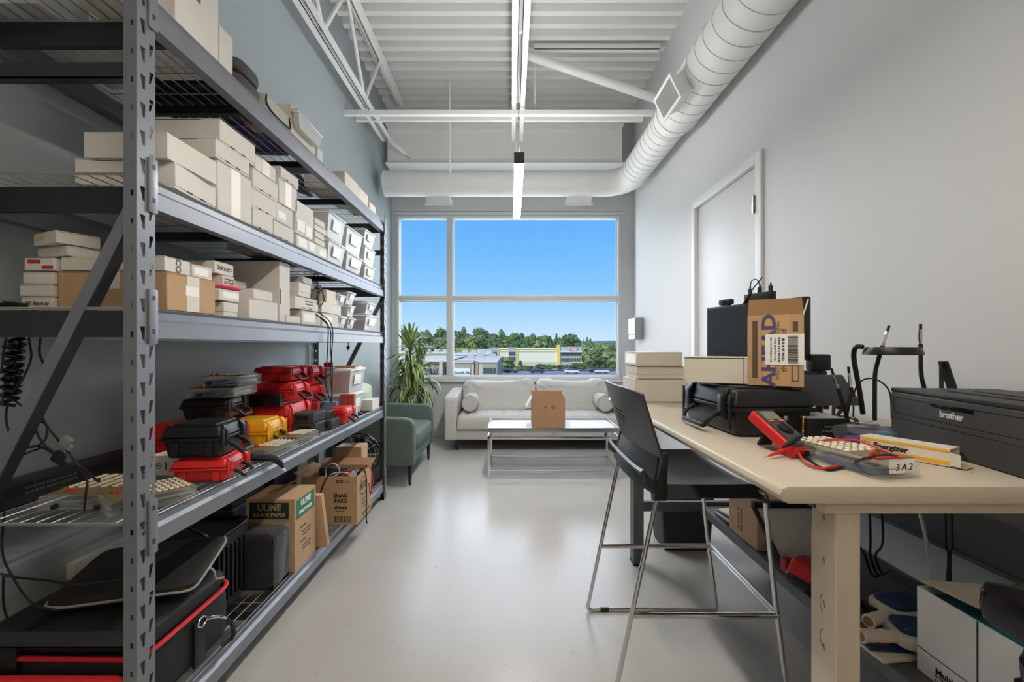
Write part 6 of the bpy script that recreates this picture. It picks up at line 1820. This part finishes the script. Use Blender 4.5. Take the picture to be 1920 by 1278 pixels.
for s in (0, 1):
    y = sy0 - .02 if s == 0 else sy1 + .02
    MB().hexa([(.50, y - .014, .735), (.545, y - .014, .735), (.545, y + .014, .735), (.50, y + .014, .735), (.535, y - .01, .90), (.553, y - .01, .90), (.553, y + .01, .90), (.535, y + .01, .90)]).build('side_bracket', black_plastic, st, bevel=.004)
rt = .0085
for y in (sy0, sy1):
    P = [(.525, y, .75), (.50, y, .64), (.44, y, .36), (.375, y, .05), (.37, y, .02), (.385, y, rt + .001), (.43, y, rt + .001), (.70, y, rt + .001), (.955, y, rt + .001), (.99, y, .02), (.985, y, .06), (.945, y, .36), (.915, y, .66), (.905, y, .735), (.88, y, .756), (.70, y, .758), (.525, y, .752)]
    MB().tube(smooth_path(P, 4), rt, 10).build('side_frame', chrome, st, smooth=True)
    MB().tube([(.435, y, .315), (.955, y, .315)], .011, 10).build('footrest_bar', chrome, st, smooth=True)
    MB().tube([(.43, y, rt + .001), (.47, y, rt + .001)], .0105, 10).build('glide', black_plastic, st)
for x, z in ((.955, .315), (.435, .315)):
    if x > .9:
        for dz in (-.008, .010):
            MB().tube([(x, sy0, z + dz), (x, sy1, z + dz)], .0075, 10).build('footrest_bar', chrome, st, smooth=True)
for x in (.56, .86):
    MB().tube([(x, sy0, .752), (x, sy1, .752)], rt, 10).build('seat_rail', chrome, st, smooth=True)

# ================================================================ outside
GZ = -7.3
def gmat(name, c1, c2, scale):
    return mat(name, tuple((a + b) // 2 for a, b in zip(c1, c2)), .9, noise_amt=.25, noise_scale=scale)
grass = gmat('grass', (112, 128, 66), (150, 152, 90), .15)
asph = mat('asphalt', (150, 150, 152), .9, noise_amt=.08, noise_scale=.5)
o = struct(MB().box(-600, 700, 9, 1200, GZ - 1, GZ).build('ground', grass))
struct(MB().box(-60, 60, 95, 152, GZ, GZ + .04).build('parking_lot', asph))
struct(MB().box(-40, 46, 156, 161, GZ, GZ + .04).build('road', asph))
struct(MB().box(-60, 60, 152, 153, GZ, GZ + .15).build('kerb', mat('kerb', (200, 196, 186), .9)))
# far hill on the right and meadow bank on the left
def hill(name, xc, yc, rx, ry, h, m):
    return struct(MB().super(xc - rx, xc + rx, yc - ry, yc + ry, GZ - h, GZ + h, 1, 1, 16, 48).build(name, m, smooth=True))
hill('far_hill', 330, 900, 420, 160, 18.5, mat('far_hill_green', (112, 132, 128), 1))
hill('meadow_bank', -62, 236, 70, 36, 8.6, gmat('meadow', (140, 146, 62), (186, 178, 88), .2))
hill('meadow_bank', 10, 270, 90, 40, 5.0, grass)

# ---- yellow trimmed building
YY = 172.0
def X_(x): return PX(x, YY)
def Z_(y): return PZ(y, YY)
cream = mat('facade_cream', (240, 234, 214), .8)
yel = mat('facade_yellow', (238, 206, 88), .8)
gry = mat('facade_grey', (178, 182, 186), .7)
gls = mat('facade_glass', (70, 84, 92), .2)
lowc = mat('facade_stone', (214, 202, 182), .85)
t = thing('yellow_building', 'cream storage building with yellow trim and red sign beyond the trees', 'building', (X_(1000), YY, GZ))
ox, oz = t.location.x, GZ
def bb_(name, xa, xb, ya, yb, m, d0=0.0, d1=22.0, par=t):
    return MB().box(X_(xa) - ox, X_(xb) - ox, d0, d1, Z_(yb) - oz, Z_(ya) - oz).build(name, m, par)
bb_('wall', 932, 1046, 654, 678, cream)
bb_('stone_base', 932, 1046, 678, 692, lowc, -.1)
bb_('roof_band', 932, 1046, 652.5, 654.5, mat('roof_white', (244, 240, 228), .8), -.3)
bb_('yellow_band', 938, 1046, 658, 659.5, yel, -.15, .2)
for (xa, xb) in ((932.5, 936), (967, 971.5)):
    bb_('yellow_pier', xa, xb, 653, 680, yel, -.4, .4)
bb_('yellow_tower', 1045, 1049.5, 646, 692, yel, -1.2, 3)
for (xa, xb) in ((919, 932.8), (953.5, 967.5)):
    tw = bb_('grey_tower', xa, xb, 651, 676, gry, -.5, 8)
    for (ya, yb) in ((659.5, 666), (669, 675)):
        w_ = (xb - xa - 2) / 3
        for k in range(3):
            bb_('window', xa + 1 + k * w_ + .2, xa + 1 + (k + 1) * w_ - .2, ya, yb, gls, -.6, -.5)
of = bb_('office_block', 1049.5, 1090, 650, 690, gry, -.5, 14)
bb_('canopy', 1049.5, 1091, 658.8, 660, mat('roof_white', (244, 240, 228), .8), -1.5, .0)
for (ya, yb) in ((661, 667), (671, 677.5)):
    for k in range(9):
        bb_('window', 1052 + k * 4.1, 1052 + k * 4.1 + 3.4, ya, yb, gls, -.62, -.5)
bb_('yellow_canopy', 1071, 1091, 678, 679.6, yel, -3.5, -.5)
bb_('column', 1088, 1089.5, 679, 690, cream, -3.3, -2.9)
for k in range(5):
    bb_('shop_window', 1053 + k * 7, 1058 + k * 7, 683, 689.5, gls, -.62, -.5)
sg = MB().hexa([(X_(1068) - ox, -.9, Z_(658) - oz), (X_(1080.5) - ox, -.9, Z_(658) - oz), (X_(1080.5) - ox, -.6, Z_(658) - oz), (X_(1068) - ox, -.6, Z_(658) - oz), (X_(1070.5) - ox, -.9, Z_(652) - oz), (X_(1083) - ox, -.9, Z_(652) - oz), (X_(1083) - ox, -.6, Z_(652) - oz), (X_(1070.5) - ox, -.6, Z_(652) - oz)]).build('sign', mat('sign_red', (196, 48, 44), .6), t)
text(sg, 'ACE', 1.1, (X_(1075.5) - ox, -.95, Z_(655) - oz), '-y', paper, bold=.04)

# ---- nearer strip of shops with the gym sign
YS = 84.0
stucco = mat('stucco_beige', (206, 196, 180), .85); stucco2 = mat('stucco_grey', (170, 164, 152), .85); roofw = mat('flat_roof', (232, 226, 214), .9); brownp = mat('stucco_brown', (176, 152, 132), .85)
t = thing('gym_building', 'low beige shop building with white gym sign beyond the sofa', 'building', (0, YS, GZ))
def sb(name, xa, xb, ya, yb, m, d0=0.0, d1=1.0, par=None):
    return MB().box(PX(xa, YS), PX(xb, YS), d0, d1, PZ(yb, YS) - GZ, PZ(ya, YS) - GZ).build(name, m, par or t)
sb('wall', 846, 933, 678, 734, stucco2, 0, 40)
sb('roof', 846, 933, 677.2, 678, roofw, 0, 40)
sb('parapet', 848, 889, 675.5, 680, stucco, -1.0, 2)
sb('gable_wall', 849, 889, 680, 734, stucco, -.8, 0)
sb('recess_panel', 851, 883.5, 681.5, 734, stucco2, -.95, -.8)
sg = sb('sign_panel', 850, 882, 690, 712, paper, -1.15, -.95)
text(sg, 'GoodLife', .78, (PX(866.5, YS), -1.2, PZ(698, YS) - GZ), '-y', ink, bold=.012)
text(sg, 'FITNESS', .5, (PX(866.5, YS), -1.2, PZ(706.5, YS) - GZ), '-y', red_dark, bold=.01)
sb('brown_pier', 890, 897, 677, 734, brownp, -.4, 0)
sb('end_block', 898.5, 933, 677.5, 734, stucco, -.8, 0)
sb('end_parapet', 897.5, 933.5, 675.8, 678.5, roofw, -1.1, 2)
sb('end_recess', 905, 932, 681, 734, stucco2, -.95, -.8)
for k in range(4):
    for j in range(2):
        sb('window', 907 + k * 6, 912 + k * 6, 689 + j * 5.2, 693.6 + j * 5.2, gls, -1.05, -.95)
for k, (xa, dpt) in enumerate(((862, 14), (880, 20), (872, 30), (905, 24))):
    MB().box(PX(xa, YS), PX(xa, YS) + 1.6, dpt, dpt + 2, PZ(677.2, YS) - GZ, PZ(677.2, YS) - GZ + 1.0).build('roof_unit', card_grey, t)
t = thing('shop_building', 'low grey shop building with small red lettering behind the plant', 'building', (0, YS, GZ))
sb('wall', 740, 838, 677, 734, stucco2, 4, 40)
sb('roof', 740, 838, 676, 677, roofw, 4, 40)
sb('parapet', 786, 838, 674, 679, roofw, 2.5, 6)
sb('front_wall', 788, 822, 679, 734, mat('shop_grey', (150, 146, 144), .85), 3, 4)
sb('pier', 819.5, 826, 676, 734, stucco, 2.4, 4)
for k in range(4):
    for j in range(3):
        sb('window', 797 + k * 5, 800.6 + k * 5, 693 + j * 4.6, 696.4 + j * 4.6, gls, 2.85, 3)
sg = sb('sign_board', 790, 820, 677.4, 683, mat('shop_fascia', (190, 182, 176), .8), 2.7, 3)
text(sg, 'theBrand', .72, (PX(806, YS), 2.65, PZ(680.3, YS) - GZ), '-y', red_dark, bold=.02)
sb('door', 828, 834, 690, 734, gls, 3.9, 4.0)
# row of low pale roofs further back
for k, (xa, xb, ya, yb, Yk, m, lab) in enumerate(((745, 778, 659, 668, 130, roofw, 'pale flat roofed unit far behind the plant'), (780, 846, 660, 669, 138, mat('ochre_wall', (214, 190, 122), .85), 'ochre walled unit behind the grey shop'), (850, 918, 662, 670, 128, roofw, 'pale flat roofed unit behind the gym'), (885, 922, 659, 664, 150, roofw, 'farthest pale roofed unit left of the yellow building'))):
    t = thing('flat_roof_unit', lab, 'building', (PX((xa + xb) / 2, Yk), Yk, GZ), 0, 'flat roofed units')
    wv = PX(xb, Yk) - PX(xa, Yk)
    zt_ = PZ(ya, Yk) - GZ
    MB().box(-wv / 2, wv / 2, 0, 14, 0, zt_ - .5).build('wall', stucco if m is roofw else m, t)
    MB().box(-wv / 2 - .2, wv / 2 + .2, -.2, 14.2, zt_ - .5, zt_).build('roof', roofw, t)
    for j in range(3):
        MB().box(-wv / 2 + wv * (.2 + .25 * j), -wv / 2 + wv * (.2 + .25 * j) + 1.6, 4, 6, zt_, zt_ + .9).build('roof_unit', card_grey, t)

# ---- trees
def leafm(name, c):
    return mat(name, c, .85, noise_amt=.35, noise_scale=1.2)
tm = [leafm('foliage_deep', (92, 118, 72)), leafm('foliage_mid', (112, 136, 80)), leafm('foliage_light', (146, 160, 98))]
bark = mat('bark', (86, 72, 56), .9)
def tree_proto(kind, m, seed):
    rnd = random.Random(seed)
    root = thing('tree', 'tree', 'tree')
    MB().tube([(0, 0, 0), (rnd.uniform(-.02, .02), 0, .35), (0, 0, .7)], [.035, .026, .012], 7).build('trunk', bark, root)
    mb_ = MB()
    blobs = []
    if kind == 'round':
        for k in range(16):
            a = rnd.uniform(0, 2 * PI); rr = rnd.uniform(0, .27); z = rnd.uniform(.30, .86)
            sh = math.sin(PI * min(1, max(0.05, (z - .18) / .80)))
            blobs.append((Vector((rr * sh * math.cos(a) * 1.25, rr * sh * math.sin(a) * 1.25, z)), rnd.uniform(.11, .18)))
    elif kind == 'tall':
        for k in range(14):
            a = rnd.uniform(0, 2 * PI); z = .2 + .72 * k / 13
            rr = .12 * math.sin(PI * (k + 2) / 16)
            blobs.append((Vector((rr * math.cos(a), rr * math.sin(a), z)), .10 + .07 * math.sin(PI * (k + 2) / 16)))
    else:
        for k in range(12):
            z = .12 + .84 * k / 11
            blobs.append((Vector((0, 0, z)), .20 * (1 - k / 11.5) + .02))
    for c_, r_ in blobs:
        mb_.super(c_.x - r_ * .8, c_.x + r_ * .8, c_.y - r_ * .8, c_.y + r_ * .8, c_.z - r_ * .7, c_.z + r_ * .7, 1, 1, 6, 9, nz=r_ * .3, nf=9, seed=seed)
        for q in range(46):
            d = Vector((rnd.gauss(0, 1), rnd.gauss(0, 1), rnd.gauss(0, 1))).normalized()
            p = c_ + d * r_ * rnd.uniform(.75, 1.08)
            s_ = rnd.uniform(.022, .05)
            n_ = (d + Vector((rnd.uniform(-.7, .7), rnd.uniform(-.7, .7), rnd.uniform(-.2, .9)))).normalized()
            u_ = n_.orthogonal().normalized(); w_ = n_.cross(u_)
            mb_.add([p - u_ * s_ - w_ * s_ * .6, p + u_ * s_ - w_ * s_ * .4, p + u_ * s_ * .8 + w_ * s_, p - u_ * s_ * .7 + w_ * s_ * .8], [(0, 1, 2, 3)])
    mb_.build('crown', m, root)
    return root
protos = [tree_proto('round', tm[0], 1), tree_proto('round', tm[1], 2), tree_proto('tall', tm[0], 3), tree_proto('round', tm[2], 4), tree_proto('conifer', tm[0], 5), tree_proto('tall', tm[1], 6)]
used = set()
def plant_tree(i, x, Y, ytop, width=None, label='', group='', zb=GZ):
    r = protos[i] if i not in used else copy_tree(protos[i])
    used.add(i)
    H_ = PZ(ytop, Y) - zb
    r.location = (PX(x, Y), Y, zb)
    w_ = (width if width else H_ * .9)
    r.scale = (w_ * 1.15, w_ * 1.15, H_ / .97)
    r.rotation_euler = (0, 0, random.uniform(0, 6.28))
    r['label'] = label; r['group'] = group; r['category'] = 'tree'
    return r
random.seed(5)
tops = [(740, 621), (756, 618), (772, 619), (787, 615), (800, 621), (812, 618), (826, 617), (840, 619), (858, 613), (870, 615), (884, 621), (898, 616), (912, 622), (926, 619), (940, 620), (952, 624), (966, 625), (978, 626), (990, 628), (1000, 627), (1012, 626), (1022, 630), (1030, 633)]
for k, (x, yt) in enumerate(tops):
    plant_tree((0, 1, 2, 0, 5)[k % 5], x, 262 + 14 * math.sin(k * 2.3), yt, random.uniform(9, 12), 'dense green tree in the woodland skyline behind the buildings', 'woodland trees', -4)
for k in range(26):
    x = 742 + k * 12.2
    plant_tree((1, 0, 3, 1, 0)[k % 5], x + random.uniform(-4, 4), 238 + 8 * math.sin(k * 1.9), random.uniform(628, 637), random.uniform(8, 11), 'shorter green tree at the front edge of the woodland', 'woodland edge trees', -5)
plant_tree(0, 1066, 214, 617.5, 13, 'largest broad tree rising behind the red sign', 'woodland landmark trees', GZ)
plant_tree(4, 1043, 222, 626, 7, 'dark conifer just left of the largest tree', 'woodland landmark trees', GZ)
plant_tree(4, 1032, 228, 631, 6, 'slim conifer farther left of the largest tree', 'woodland landmark trees', GZ)
for k, (x, yt) in enumerate(((1095, 637), (1101, 633), (1107, 635))):
    plant_tree(4, x, 214, yt, 5, ('first', 'second', 'third')[k] + ' dark conifer right of the largest tree', 'conifers right of the big tree', GZ)
for k in range(22):
    x = 1096 + (k % 8) * 9 + random.uniform(-3, 3)
    Yk = (205, 185, 170)[k // 8]
    yt = (640, 646, 658)[k // 8] + random.uniform(-2, 3)
    plant_tree((3, 1, 0, 3)[k % 4], x + 5 * (k // 8), Yk, yt, random.uniform(7, 10), 'light green tree on the slope right of the yellow building', 'slope trees', GZ)
street = [(954, 672, 1, 'bushy street tree left of the pale wall'), (975, 683, 3, 'low street shrub tree before the pale wall'), (990, 686, 1, 'spreading street tree before the stone base'), (1017, 680, 0, 'street tree in front of the middle wall'), (1031, 682, 3, 'yellowish street tree by the yellow tower'), (1050, 682, 0, 'dark street tree under the yellow tower'), (1075, 684, 0, 'narrow street tree before the office block'), (1093, 681, 1, 'street tree at the office corner'), (976, 676, 4, 'small conifer beside the cream wall'), (941, 668, 3, 'thin young tree by the first grey tower'), (1112, 694, 1, 'round shrub beside the parked dark car'), (1135, 690, 3, 'pale shrub tree at the right window edge'), (1150, 685, 1, 'taller pale tree at the right window edge')]
for (x, yt, i, lab) in street:
    plant_tree(i, x, 150, yt, random.uniform(4.5, 6.5), lab, 'street trees', GZ)
for k in range(12):
    plant_tree((3, 1)[k % 2], 744 + k * 9, 205 + 4 * math.sin(k), 646 + 3 * math.sin(k * 2), 8, 'rounded meadow shrub on the sunny bank', 'meadow shrubs', -3.0 - 1.5)
for i, p in enumerate(protos):
    if i not in used:
        for c_ in list(p.children): bpy.data.objects.remove(c_)
        bpy.data.objects.remove(p)

# ---- parked cars
cars = [(945, 138, (52, 54, 62), 'dark parked car left of the row'), (958, 138, (60, 62, 70), 'second dark parked car in the row'), (1007, 137, (50, 54, 66), 'dark parked car in mid lot'), (1072, 136, (226, 226, 224), 'white parked car right of mid lot'), (1117, 140, (44, 46, 50), 'dark parked car by the round shrub'), (938, 146, (220, 222, 224), 'white parked van behind the gym corner'), (1128, 137, (216, 216, 214), 'white parked car near the window edge')]
for k, (x, Y, colr, lab) in enumerate(cars):
    t = thing('parked_car', lab, 'car', (PX(x, Y), Y, GZ + .04), 0, 'parked cars')
    cm = mat('car_paint_%d' % k, colr, .25, coat=.5)
    MB().prism([(-2.2, .35), (2.2, .35), (2.25, .75), (1.5, .95), (-1.9, .98), (-2.25, .8)], 'y', -.9, .9).build('body', cm, t, bevel=.08)
    MB().prism([(-1.7, .97), (1.2, .94), (.55, 1.5), (-1.2, 1.52)], 'y', -.78, .78).build('cabin', gls, t, bevel=.06)
    for wx in (-1.35, 1.35):
        for wy in (-.88, .7):
            MB().lathe([(.33, 0), (.33, .2)], (wx, wy, .33), 14, 'y').build('wheel', black_rubber, t)
